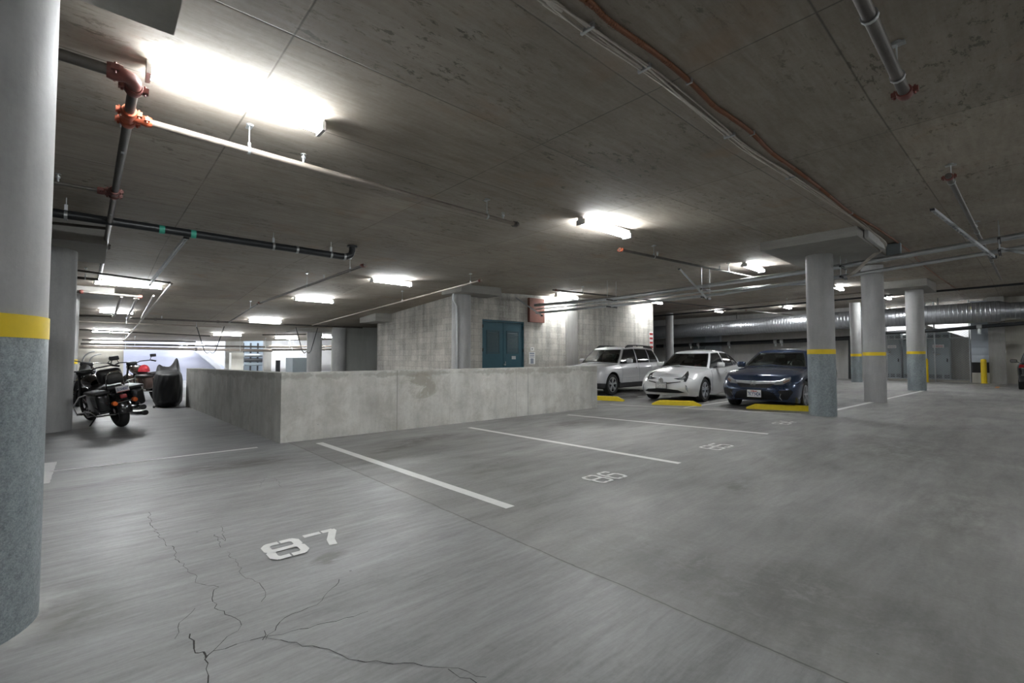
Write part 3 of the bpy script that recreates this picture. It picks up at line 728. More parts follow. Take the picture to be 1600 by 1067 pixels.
# 1 feed elbow and main
pipe((-7.9, 4.21, Z), (.10, 4.21, Z), .038, 'thick dark pipe running from the left column to the red elbow', 'pipe')
e = thing('pipe_elbow', 'brownish red grooved elbow at the upper left of the photo', 'pipe fitting', (XM, 4.25, Z))
MB().tube([(.05, 4.21, Z), (.10, 4.212, Z), (.145, 4.235, Z), (.165, 4.28, Z), (XM, 4.36, Z)], .046, 16).build('elbow', M['coupling_dark'], e)
coupling_mesh((.06, 4.21, Z), 'x', .04).build('coupling', M['coupling_dark'], e); coupling_mesh((XM, 4.38, Z), 'y', .04).build('coupling', M['coupling_dark'], e)
pipe((XM, 4.38, Z), (.05, 15.7, Z), .034, 'long main pipe running away from the red elbow along the left ceiling', 'pipe', hang=(.12, .35, .6, .85), name='main_pipe')
for y, lab, mt in ((4.93, 'orange grooved tee under the large left strip light', 'coupling'), (7.35, 'red grooved tee halfway along the left main pipe', 'coupling_dark'), (10.95, 'dark grooved tee far along the left main pipe', 'pipe'), (15.7, 'grey end elbow of the left main pipe', 'pipe')):
    t = thing('pipe_tee', lab, 'pipe fitting', (XM - (y - 4.4) * .0124, y, Z)); x = t.location.x
    MB().tube([(x, y - .12, Z), (x, y + .12, Z)], .044, 14).tube([(x, y, Z), (x + (.14 if y == 4.93 else -.14), y, Z)], .036, 12).build('tee', M[mt], t)
    for s in (-.1, .1): coupling_mesh((x, y + s, Z), 'y', .038).build('coupling', M[mt], t)
    coupling_mesh((x + (.12 if y == 4.93 else -.12), y, Z), 'x', .03).build('coupling', M[mt], t)
pipe((XM + .12, 4.93, Z), (4.68, 5.06, Z), .030, 'long bare branch pipe under the large left strip light', 'pipe_light', hang=(.175, .86), heads=(.29, .93), coup=(.985,), cm='pipe')
pipe((-7.9, 7.35, Z), (.0, 7.35, Z), .019, 'thin dark branch pipe left of the red tee', 'pipe', heads=(.955,), hang=(.3, .91))
# dark drain pipe with green markers
DY = 8.95
t = thing('drain_pipe', 'thick black drain pipe with two green bands crossing the left ceiling', 'pipe', (-1.5, DY, Z))
px = lambda x, y: at_y(x, y, DY)
e1 = px(541, 402)
MB().tube([(-7.9, DY, Z + .02), (0, DY, Z + .01), (e1.x - .1, DY, Z), (e1.x, DY, Z + .01), (e1.x + .1, DY + .02, Z + .06), (e1.x + .13, DY + .03, Z + .15), (e1.x + .13, DY + .03, 3.5)], .062, 16).build('pipe', M['black_pipe'], t)
MB().lathe([(.10, 3.47), (.10, 3.5)], (e1.x + .13, DY + .03, 0), n=16).build('flange', M['black_pipe'], t)
for X in (px(253, 358).x, px(302, 366).x): MB().lathe([(.064, -.035), (.066, -.035), (.066, .035), (.064, .035)], (X, DY, Z + .003), axis='x', n=18, close=True).build('green_band', M['green'], t)
for q in ((103, 333), (427, 385), (517, 396)):
    X = px(*q).x; m = MB(); m.tube([(X, DY, Z + .06), (X, DY, 3.5)], .006, 6).cbox((X, DY, Z + .11), (.035, .035, .08)); m.lathe([(.065, -.018), (.070, -.018), (.070, .018), (.065, .018)], (X, DY, Z), axis='x', n=16, close=True)
    m.build('hanger', M['steel'], t)
for q in ((464, 390), (538, 400)):
    X = px(*q).x; MB().lathe([(.064, -.02), (.069, -.02), (.069, .02), (.064, .02)], (X, DY, Z), axis='x', n=16, close=True).build('band_clamp', M['steel'], t)
def cp(x, y, dz): return at_c(x, y, dz)
def pp2(a, b, dz, r, label, mat='pipe', **k):
    return pipe(cp(*a, dz), cp(*b, dz if not isinstance(dz, tuple) else dz[1]), r, label, mat, **k)
pp2((70, 347), (166, 357), .25, .022, 'short dark branch pipe just below the black drain pipe', 'pipe')
pp2((70, 374), (168, 384), .25, .030, 'dark branch pipe meeting the far tee beside the dark column', 'pipe')
pp2((114, 433), (152, 437), .25, .028, 'short pipe stub meeting the end elbow near the dark column', 'pipe', hang=(.5,))
pp2((110, 421), (266, 442), .22, .022, 'dark pipe passing above the strip light over the motorcycles', 'pipe', coup=(.99,), cm='pipe')
pp2((118, 455), (222, 464), .27, .036, 'red-capped thick pipe just below the light over the motorcycles', 'pipe', coup=(.08, .97), cm='coupling_dark')
pp2((268, 443), (224, 497), .27, .026, 'bright pipe slanting away from the dark pipe end over the motorcycles', 'pipe_light')
pp2((224, 497), (193, 534), .27, .024, 'thin bright pipe continuing toward the far left lamps', 'pipe_light')
pp2((240, 462), (221, 497), .27, .026, 'second bright slanting pipe beside the longer one', 'pipe_light')
pp2((190, 463), (179, 493), .27, .034, 'leftmost short pipe below the light over the motorcycles', 'pipe_light')
pp2((214, 465), (200, 495), .27, .030, 'middle short pipe below the light over the motorcycles', 'pipe_light', coup=(.05,), cm='pipe')
pp2((118, 493), (176, 494), .27, .036, 'far dark pipe stub by the third left column', 'pipe', coup=(.95,), cm='pipe')
pp2((203, 497), (566, 512), .27, .036, 'long dark pipe crossing behind the motorcycle lights to the block wall', 'pipe', coup=(.08, .3), cm='pipe', heads=(.1,))
pp2((122, 502), (346, 511), .22, .024, 'thin pale pipe across the far left ceiling', 'pipe_light', hang=(.3, .8))
pp2((124, 515), (328, 525), .22, .03, 'thin dark pipe between the far left lamps', 'pipe')
pp2((410, 523), (478, 522.5), .22, .03, 'thin dark pipe in front of the distant column cap', 'pipe', hang=(.3, .8))
pp2((128, 531), (306, 534), .24, .04, 'dark pipe just above the lowest far left lamp', 'pipe')
for i, (a, b, r, mt, lab) in enumerate((((126, 537), (470, 543), .05, 'pipe', 'far dark pipe above the bright ramp opening'), ((124, 542), (425, 548), .07, 'pipe_light', 'thick pale pipe along the top of the far ramp opening'),
                                      ((420, 541), (565, 541), .05, 'pipe_light', 'pale far pipe above the distant white wall'), ((425, 546), (565, 545), .07, 'pipe', 'dark far pipe above the distant white wall'))):
    A = at_y(*a, 29.2 - i * .2); B = at_y(*b, 29.2 - i * .2); pipe(A, B, r, lab, mt, coup=(.55,), cm='pipe', hang=(.2, .8))
pp2((570, 414), (404, 474), .25, .030, 'pipe branch running away just left of the middle strip light', 'pipe', hang=(.1, .45), coup=(.01, .98), cm='coupling_dark', heads=(.3,))
pp2((402, 475), (357, 504), .25, .026, 'farther continuation of that branch pipe toward the back', 'pipe', hang=(.2,))
pp2((752, 438), (488, 508), .25, .028, 'bright branch pipe passing in front of the block side wall', 'pipe_light', hang=(.04, .35), coup=(.005,), cm='coupling_dark')
pp2((968, 390), (1182, 434), .25, .028, 'branch pipe with orange cap right of the middle strip light', 'pipe', hang=(.18, .72), heads=(.2, .64), coup=(.005,))
pp2((864, 453), (1262, 495), .22, .030, 'long dark branch pipe running behind the conduits to the right', 'pipe', hang=(.06,), coup=(.005, .6), cm='coupling_dark')
pp2((1022, 494), (1600, 443), (.3, .3)[0], .045, 'long dark pipe crossing the far ceiling above the duct', 'black_pipe', hang=(.2, .5, .8))
pp2((1022, 489), (1440, 448), .16, .025, 'thin grey pipe above the long dark far pipe', 'pipe_light')
pipe((1.4, .565, 3.25), (4.50, .565, 3.25), .036, 'thick pipe with red end cap at the upper right', 'pipe', hang=(.62, .9), coup=(.995,), cm='coupling_dark')
a = cp(1478, 275, .22); b = cp(1582, 450, .22)
pipe((a.x, .56, a.z), (24, .56, ceil_z(24, .5) - .2), .030, 'thin pipe with red cap receding at the right', 'pipe', hang=(.02, .28, .6), coup=(.005,), cm='coupling_dark', heads=(.27,))
# ---------------- big conduits
def conduit(pix, X, r, label):
    P = [at_x(x, y, X) for x, y in pix]
    if pix[-1][0] > 1600: P.append(Vector((X, -6.9, P[-1].z + .02)))
    t = thing('conduit', label, 'conduit', tuple(P[0]))
    MB().tube(P, r, 16).build('pipe', M['steel'], t)
    for q in P[1:-1]: MB().tube([(q.x, q.y - .05, q.z), (q.x, q.y + .05, q.z)], r + .006, 16).build('coupling', M['steel'], t)
    return t
conduit([(836, 477), (955, 467), (1128, 443), (1260, 424), (1310, 417), (1600, 367), (1760, 340)], 12.65, .055, 'thick upper steel conduit running from block wall to the right edge')
conduit([(838, 489), (955, 478), (1128, 459), (1260, 439), (1310, 433), (1600, 386), (1760, 360)], 12.55, .040, 'thinner lower steel conduit running from block wall to the right edge')
t = conduit([(838, 483), (955, 472), (1100, 456), (1200, 446), (1260, 444)], 12.72, .02, 'slim steel conduit between the two thick ones')
def strut(p, q, label, w=.045):
    t = thing('channel_brace', label, 'brace', tuple(p)); p = Vector(p); q = Vector(q); d = q - p; L = d.length; d.normalize()
    s = d.cross(Vector((0, 0, 1))).normalized(); u = s.cross(d)
    m = MB()
    for sd in (-1, 1): m.beam(p + s*sd*w/2, q + s*sd*w/2, .004, w, up=tuple(u))
    n = max(3, int(L / .1)); 
    for i in range(n): 
        a = p + d * (L * (i + .0) / n); b = p + d * (L * (i + .42) / n); m.beam(a - u*w*.5, b - u*w*.5, w, .004, up=tuple(u))
    for sd in (-1, 1): m.beam(p - u*w*.5 + s*sd*w*.42, q - u*w*.5 + s*sd*w*.42, w*.2, .004, up=tuple(u))
    m.build('channel', M['steel'], t); MB().cbox(p + Vector((0, 0, -.01)), (.08, .06, .03)).build('bracket', M['dark'], t); MB().cbox(q, (.06, .08, .05)).build('bracket', M['dark'], t)
strut(cp(1457, 327, .02), at_x(1553, 402, 12.5), 'slotted steel brace slanting down to the conduits at the right')
strut(cp(291, 371, .20), cp(233, 445, .22), 'bright channel slanting away from the green-banded drain pipe', w=.05)
strut(cp(1062, 420, .02), at_x(1105, 467, 12.5), 'slotted steel brace slanting down above the white hatchback')
strut(at_c(800, 461, .02), at_x(847, 493, 12.4), 'slotted brace slanting down beside the red panel')
def trapeze(x, y, X, label, px2):
    a = at_x(x, y, X); t = thing('conduit_hanger', label, 'hanger', (X, a.y, a.z))
    MB().cbox((X, a.y, a.z - .06), (.55, .04, .04)).cbox((X, a.y, a.z + .17), (.55, .04, .04)).build('crossbar', M['dark'], t)
    for s in (-.24, .24): MB().tube([(X + s, a.y, a.z - .1), (X + s, a.y, ceil_z(X, a.y))], .007, 6).build('rod', M['steel'], t)
for x, y, lab in ((1103, 462, 'threaded-rod hanger under the conduits above the white hatchback'), (1318, 430, 'threaded-rod hanger of the conduits beside the nearest right column'), (956, 477, 'threaded-rod hanger of the conduits left of the white wagon'), (1562, 390, 'threaded-rod hanger of the conduits at the right frame edge')):
    trapeze(x, y, 12.6, lab, 0)
strut(at_x(1562, 388, 12.6), at_x(1640, 402, 12.0), 'bright slotted bracket at the right frame edge')
# ---------------- cable bundle and orange flex
def cline(pix, dz): return [at_c(x, y, dz) for x, y in pix]
t = thing('cable_bundle', 'bundle of grey-white cables strapped along the ceiling down to the conduits', 'cable', tuple(at_c(1007, 107, .03)))
base = [(800, -42), (858, 0), (920, 46), (1007, 107), (1075, 160), (1140, 210), (1180, 240), (1240, 278), (1300, 318), (1340, 345), (1362, 362)]
for k in range(5):
    P = []
    for i, (x, y) in enumerate(base):
        p = at_c(x, y, .025); f = math.sin(i * 1.3 + k * 1.7) * .020 + (k - 2) * .014; P.append((p.x, p.y + f, p.z - .008 * (k % 2)))
    c = at_c(1385, 380, .12); P += [(c.x, c.y + .01 * k, c.z)]
    for q in ((1378, 392), (1360, 405), (1340, 424), (1325, 434)): w = at_x(*q, 12.5); P.append((w.x, w.y + .008 * k, w.z + .01 * k))
    # resample smoothly
    V = [Vector((-7.8, 1.95 + (k - 2) * .014, 3.475)), Vector((-3, 1.95 + (k - 2) * .014, 3.475))] + [Vector(p) for p in P]; Q = []
    for i in range(len(V) - 1):
        p0 = V[max(i-1, 0)]; p1 = V[i]; p2 = V[i+1]; p3 = V[min(i+2, len(V)-1)]
        for s in range(6):
            u = s / 6; Q.append(.5 * ((2*p1) + (-p0+p2)*u + (2*p0-5*p1+4*p2-p3)*u*u + (-p0+3*p1-3*p2+p3)*u**3))
    Q.append(V[-1]); MB().tube(Q, .0075, 8).build('cable', M['cable'], t)
for q in ((918, 45), (1007, 107), (1140, 212), (1235, 277)):
    p = at_c(*q, .03); MB().cbox(p, (.02, .11, .035)).build('strap', M['steel'], t)
t = thing('flexible_conduit', 'orange-brown ribbed flexible conduit wavering along the ceiling beside the cables', 'conduit', tuple(at_c(1077, 127, .02)))
V = cline([(850, -50), (918, 0), (948, 30), (990, 60), (1035, 92), (1077, 127), (1115, 165), (1140, 182), (1175, 208), (1205, 238), (1240, 263), (1280, 293), (1330, 333), (1375, 360), (1420, 392), (1440, 412), (1470, 435), (1500, 455)], .02)
V = [Vector((-2.5, 1.80, 3.48))] + V
Q = []
for i in range(len(V) - 1):
    p0 = V[max(i-1, 0)]; p1 = V[i]; p2 = V[i+1]; p3 = V[min(i+2, len(V)-1)]
    n = max(8, int((p2 - p1).length / .012)) if 0 < i < 14 else 20
    for s in range(n):
        u = s / n; Q.append(.5 * ((2*p1) + (-p0+p2)*u + (2*p0-5*p1+4*p2-p3)*u*u + (-p0+3*p1-3*p2+p3)*u**3))
MB().tube(Q, [.0165 if i % 2 else .021 for i in range(len(Q))], 10).build('hose', M['copper'], t)
for q in ((1077, 127), (1175, 208), (1330, 333)): 
    p = at_c(*q, .02); MB().cbox((p.x, p.y, p.z), (.018, .05, .042)).build('clip', M['steel'], t)
# boxes at the drop panel
tag(MB().rbox((11.75, 2.015, 3.665), (1.5, .08, .19), .01, 1).build('junction_box', M['housing']), 'long pale metal box fixed to the edge of the nearest drop panel', 'box')
tag(MB().rbox((13.2, 1.93, 3.66), (.12, .25, .3), .01, 1).build('junction_box', M['cabinet']), 'small blue-grey box hanging at the corner of the nearest drop panel', 'box')
# ================================================================== right end
t = thing('air_duct', 'huge spiral steel air duct running along the far right wall', 'duct', (32.2, 0, 3.5))
DX = 32.0
def dct(px_, pyc): q = at_x(px_, pyc, DX); return q
c1 = dct(1560, 487); c2 = dct(1200, 511); c3 = dct(1022, 521)
zf = lambda y: 3.55
MB().tube([(DX, c1.y - .05, 3.50), (DX, 9.0, 3.42), (DX, 30.5, 3.0)], .50, 40).build('duct_body', M['duct'], t)
MB().tube([(DX, c1.y, 3.50), (DX, c1.y - .35, 3.48), (DX, -6.8, 3.5)], [.505, .40, .40], 40).build('narrow_section', M['duct'], t)
for y in (1.55, 8.0, 12.5, 18): MB().tube([(DX, y, 3.50 - (y > 9) * .02 * (y - 9) - .09*min(1,max(0,(y-1)/8))), (DX, y + .06, 3.50 - (y > 9) * .02 * (y - 9)- .09*min(1,max(0,(y-1)/8)))], .512, 40).build('joint_ring', M['steel'], t)
for y in (3, 8, 13): MB().tube([(DX, y, 3.9), (DX, y, ceil_z(DX, y))], .02, 6).build('hanger_strap', M['dark'], t)
# black pipes
Xb = 31.4
def farpipe(pix, X, r, label, mat='black_pipe', coup=()):
    P = [at_x(x, y, X) for x, y in pix]
    if pix[0][0] == 1600: P.insert(0, Vector((X, -6.9, P[0].z)))
    t = thing('wall_pipe', label, 'pipe', tuple(P[0])); MB().tube(P, r, 14).build('pipe', M[mat], t)
    for x, y in coup:
        q = at_x(x, y, X); MB().tube([(q.x, q.y - .09, q.z), (q.x, q.y + .09, q.z)], r + .04, 12).tube([(q.x - .05, q.y, q.z), (q.x - .05, q.y, q.z - .32)], .06, 8).build('coupling', M['steel'], t)
farpipe([(1600, 505), (1560, 508), (1470, 516), (1384, 520)], 31.3, .09, 'thick black pipe below the duct in front of the switchgear', coup=((1530, 511),))
farpipe([(1330, 528), (1250, 532), (1120, 537), (1026, 541)], 33.0, .13, 'thick black pipe with pale couplings along the wall behind the cars', coup=((1222, 533), (1212, 533), (1140, 537), (1092, 538), (1080, 538), (1040, 541)))
farpipe([(1328, 528), (1328, 592)], 33.0, .08, 'black upright pipe beside the far bollard')
for (x, w, y0, y1, lab) in ((1116, 22, 528, 560, 'pale grey upright panel on the wall behind the white hatchback'),):
    a = at_x(x - w/2, 540, X1 - .1); b = at_x(x + w/2, 540, X1 - .1)
    tag(MB().box((X1 - .35, min(a.y, b.y), 0), (X1 - .002, max(a.y, b.y), 3.1)).build('wall_panel', M['shutter']), lab, 'panel')
    tag(MB().box((X1 - .45, max(a.y, b.y), 0), (X1 - .002, max(a.y, b.y) + .9, 3.3)).build('wall_pier', M['cabinet']), 'dark upright pier on the wall above the white hatchback', 'pier')
# cabinets
XC = X1 + .35
def cabinet(p0, p1, ptop, label, arm=False):
    a = at_x(p0, 560, XC); b = at_x(p1, 560, XC); zt = at_x((p0 + p1) / 2, ptop, XC).z; ya_, yb_ = min(a.y, b.y), max(a.y, b.y); w = yb_ - ya_
    t = thing('electrical_cabinet', label, 'cabinet', (XC + .5, (ya_ + yb_) / 2, 0))
    MB().rbox((XC + .5, (ya_ + yb_) / 2, zt / 2 + .05), (1.0, w, zt - .1), .02, 1).build('body', M['cabinet'], t)
    MB().box((XC - .03, ya_ + .06, .5), (XC - .002, yb_ - .06, zt - .5)).build('door', M['cabinet'], t)
    for zz in (zt - .32, .18):
        v = MB()
        for k in range(3):
            y = ya_ + w * (k + .5) / 3
            for i in range(4): v.box((XC - .012, y - w * .12, zz + i * .05), (XC + .002, y + w * .12, zz + i * .05 + .025))
        v.build('vent', M['dark'], t)
    MB().box((XC - .04, ya_ + w * .25, zt - .85), (XC - .031, yb_ - w * .25, zt - .68)).build('warning_label', M['white_sign'], t)
    v = MB()
    for i in range(2): v.box((XC - .044, ya_ + w * .3, zt - .81 + i * .06), (XC - .0405, yb_ - w * .3, zt - .79 + i * .06))
    v.build('label_print', M['red'] if not arm else M['cabinet'], t)
    h = MB().tube([(XC - .12, ya_ + w * .75, 1.5), (XC - .12, ya_ + w * .45, 1.48), (XC - .03, ya_ + w * .42, 1.48)], .025, 8).cbox((XC - .05, ya_ + w * .68, 1.62), (.05, .14, .10)); h.build('handle', M['chrome'], t)
    MB().cbox((XC - .05, ya_ + .12, 1.15), (.04, .05, .18)).build('latch', M['black'], t)
    return t
cabinet(1449, 1485, 519, 'grey switchgear cabinet behind the third right column, nearer the roller panel')
cabinet(1381, 1408, 521, 'grey switchgear cabinet seen between the second and third right columns', True)
cabinet(1411, 1444, 523, 'grey cabinet mostly hidden behind the third right column', True)
tag(MB().box((X1 + .05, 1.75, 0), (X1 + 2.0, yb - .05, .10)).build('equipment_pad', M['beige']), 'low concrete plinth under the grey electrical cabinets', 'plinth')
for k_, o in enumerate([o for o in bpy.data.objects if o.name.startswith('electrical_cabinet')]):
    pass
# fence
XF = X1 - .02
t = thing('chain_link_fence', 'tall chain-link fence panel in front of the grey cabinets', 'fence', (XF, 4.2, 0))
fa = at_x(1516, 560, XF).y; fb = at_x(1386, 560, XF).y
for y in (fa, fa + (fb - fa) * .40, fa + (fb - fa) * .50, fb): MB().tube([(XF, y, 0), (XF, y, 4.5)], .03, 10).build('post', M['steel'], t)
for z in (.12, 2.35, 4.35): MB().tube([(XF, fa, z), (XF, fb, z)], .02, 8).build('rail', M['steel'], t)
m = MB(); H_ = 4.3; s_ = .075 * 1.6; Wd = fb - fa
n = int((Wd + H_) / s_)
for i in range(n):
    for sg in (1, -1):
        # diagonal wires
        o_ = -H_ + i * s_
        if sg == 1: ya2, za2, yb2, zb2 = max(o_, 0), max(0, -o_), min(o_ + H_, Wd), min(H_, Wd - o_)
        else: ya2, za2, yb2, zb2 = max(o_, 0), H_ - max(0, -o_), min(o_ + H_, Wd), H_ - min(H_, Wd - o_)
        if yb2 - ya2 > .02: m.beam((XF, fa + ya2, .05 + za2), (XF, fa + yb2, .05 + zb2), .006, .006, up=(1, 0, 0))
tag(m.build('wire_mesh', M['wire'], t), kind='stuff')
# roller panel
ra = at_x(1518, 560, X1 - .3).y; rb = at_x(1556, 560, X1 - .3).y; ya3, yb3 = min(ra, rb), max(ra, rb)
t = thing('metal_partition', 'pale blue-grey ribbed metal panel with a black foot between fence and pier', 'panel', (X1 - .3, (ya3 + yb3) / 2, 0))
m = MB(); prof = []
for i in range(8): z = 1.05 + i * .38; prof += [(-.02, z), (-.02, z + .32), (.0, z + .35), (.0, z + .38)]
m.grid(len(prof), 2, lambda u, v: (X1 - .3 + prof[int(round(u * (len(prof) - 1)))][0], ya3 + v * (yb3 - ya3), prof[int(round(u * (len(prof) - 1)))][1]))
m.box((X1 - .295, ya3, 1.05), (X1 - .25, yb3, 4.2)).build('sheet', M['shutter'], t, fix=False)
MB().box((X1 - .30, ya3, .52), (X1 - .25, yb3, 1.05)).build('black_foot', M['black'], t)
MB().box((X1 - .36, ya3 - .05, 0), (X1 - .2, yb3, .52)).build('kerb', M['beige'], t)
def bollard(x, y, ytop, label, X=None):
    p = at_z(x, y); h = at_y(x, ytop, p.y).z if abs(p.y) > 50 else CAMH + (HZN - ytop) / FPX * (p.x * _F[0] + p.y * _F[1]); r = .11
    t = thing('bollard', label, 'bollard', (p.x, p.y, 0))
    MB().lathe([(r, 0), (r, h - .08), (r * .9, h - .03), (r * .55, h), (0, h + .01)], (p.x, p.y, 0), n=20).build('post', M['yellow'], t)
    MB().lathe([(r + .03, 0), (r + .03, .02), (r, .03)], (p.x, p.y, 0), n=20).build('base', M['yellow'], t)
bollard(1538, 599, 561, 'yellow bollard in front of the pale metal panel at the right')
bollard(1447, 597, 560, 'yellow bollard right behind the third right column')
bollard(1325.5, 592, 561, 'yellow bollard between the first and second right columns')
a = at_z(1322, 590); b = at_z(1334, 590)
tag(MB().box((a.x - .1, b.y - .3, 0), (a.x + .1, a.y + .2, .16)).build('kerb', M['yellow']), 'low yellow kerb at the foot of the far left bollard', 'kerb')
# small floor pieces near fence
p = at_z(1512, 596); tag(MB().rbox((p.x, p.y + .3, .07), (.3, .9, .14), .03, 2).build('floor_mat', M['black']), 'small black object lying at the foot of the fence post', 'debris')
# ================================================================== far left details
Yf = Y1 - .3
def fbox(x0, y0, x1, y1, Y, d, name, mat, label, cat, zbase=None):
    a = at_y(x0, y1, Y); b = at_y(x1, y0, Y); z0 = a.z if zbase is None else zbase
    return tag(MB().box((a.x, Y, z0), (b.x, Y + d, b.z)).build(name, mat), label, cat)
fbox(457, 559, 483, 590, 26, 1.2, 'utility_box', M['cabinet'], 'grey boxy enclosure left of the distant round column', 'box', 0)
fbox(361, 551, 381, 590, Y1 - .9, .6, 'utility_box', M['beige'], 'pale box in front of the far grey wall left of the dark recess', 'box', 0)
fbox(431, 563, 438, 590, 28, .1, 'sign_stand', M['black'], 'small black framed sign standing before the distant white wall', 'sign', 0)
t = thing('storage_rack', 'dark cluttered rack with blue-grey pipes in the far recess', 'rack', (at_y(400, 560, Y1 + .8).x, Y1 + .8, 0))
a = at_y(382, 560, Y1 + .6).x; b = at_y(416, 560, Y1 + .6).x
for z, r, mt in ((1.75, .10, 'dark'), (1.45, .12, 'steel'), (1.15, .12, 'dark'), (.9, .1, 'cabinet')):
    MB().tube([(a, Y1 + .7, z), (b, Y1 + .7, z)], r, 10).build('pipe', M[mt], t)
for i in range(4): MB().box((a + (b - a) * i / 3 - .04, Y1 + .9, 0), (a + (b - a) * i / 3 + .04, Y1 + .98, 2.2)).build('upright', M['dark'], t)
MB().box((a - .6, Y1 + 1.4, 0), (b + .6, Y1 + 1.5, 3)).build('back_panel', M['cabinet'], t)
# wire basket / hanging brackets
for x, lab in ((328, 'black hanging wire bracket left above the ramp opening'), (479, 'black hanging wire bracket beside the distant column')):
    a = at_y(x, 548, 24); t = thing('pipe_bracket', lab, 'bracket', (a.x, 24, a.z)); zt = ceil_z(a.x, 24)
    for s in (-.35, .35): MB().tube([(a.x + s * 1.5, 24, zt), (a.x + s * .6, 24, a.z), (a.x + s * .3, 24, a.z - .12)], .02, 6).build('rod', M['black'], t)
    MB().tube([(a.x - .1, 24, a.z - .12), (a.x, 24, a.z - .04), (a.x + .1, 24, a.z - .12)], .02, 6).build('hook', M['black'], t)
# curved conduit on beige wall
a = at_y(129, 560, Yf); b = at_y(148, 549, Yf)
for k, (lab) in enumerate(('outer curved grey conduit on the far beige wall', 'inner curved grey conduit on the far beige wall')):
    P = [(a.x + .25 * k, Yf + .1, 0), (a.x + .25 * k, Yf + .1, 1.05)] + [(a.x + .25 * k + (b.x - a.x) * (1 - math.cos(i * math.pi / 12)), Yf + .1, 1.05 + (b.z - 1.05 - .12 * k) * math.sin(i * math.pi / 12)) for i in range(1, 7)]
    tag(MB().tube(P, .03, 8).build('conduit', M['steel']), lab, 'conduit')
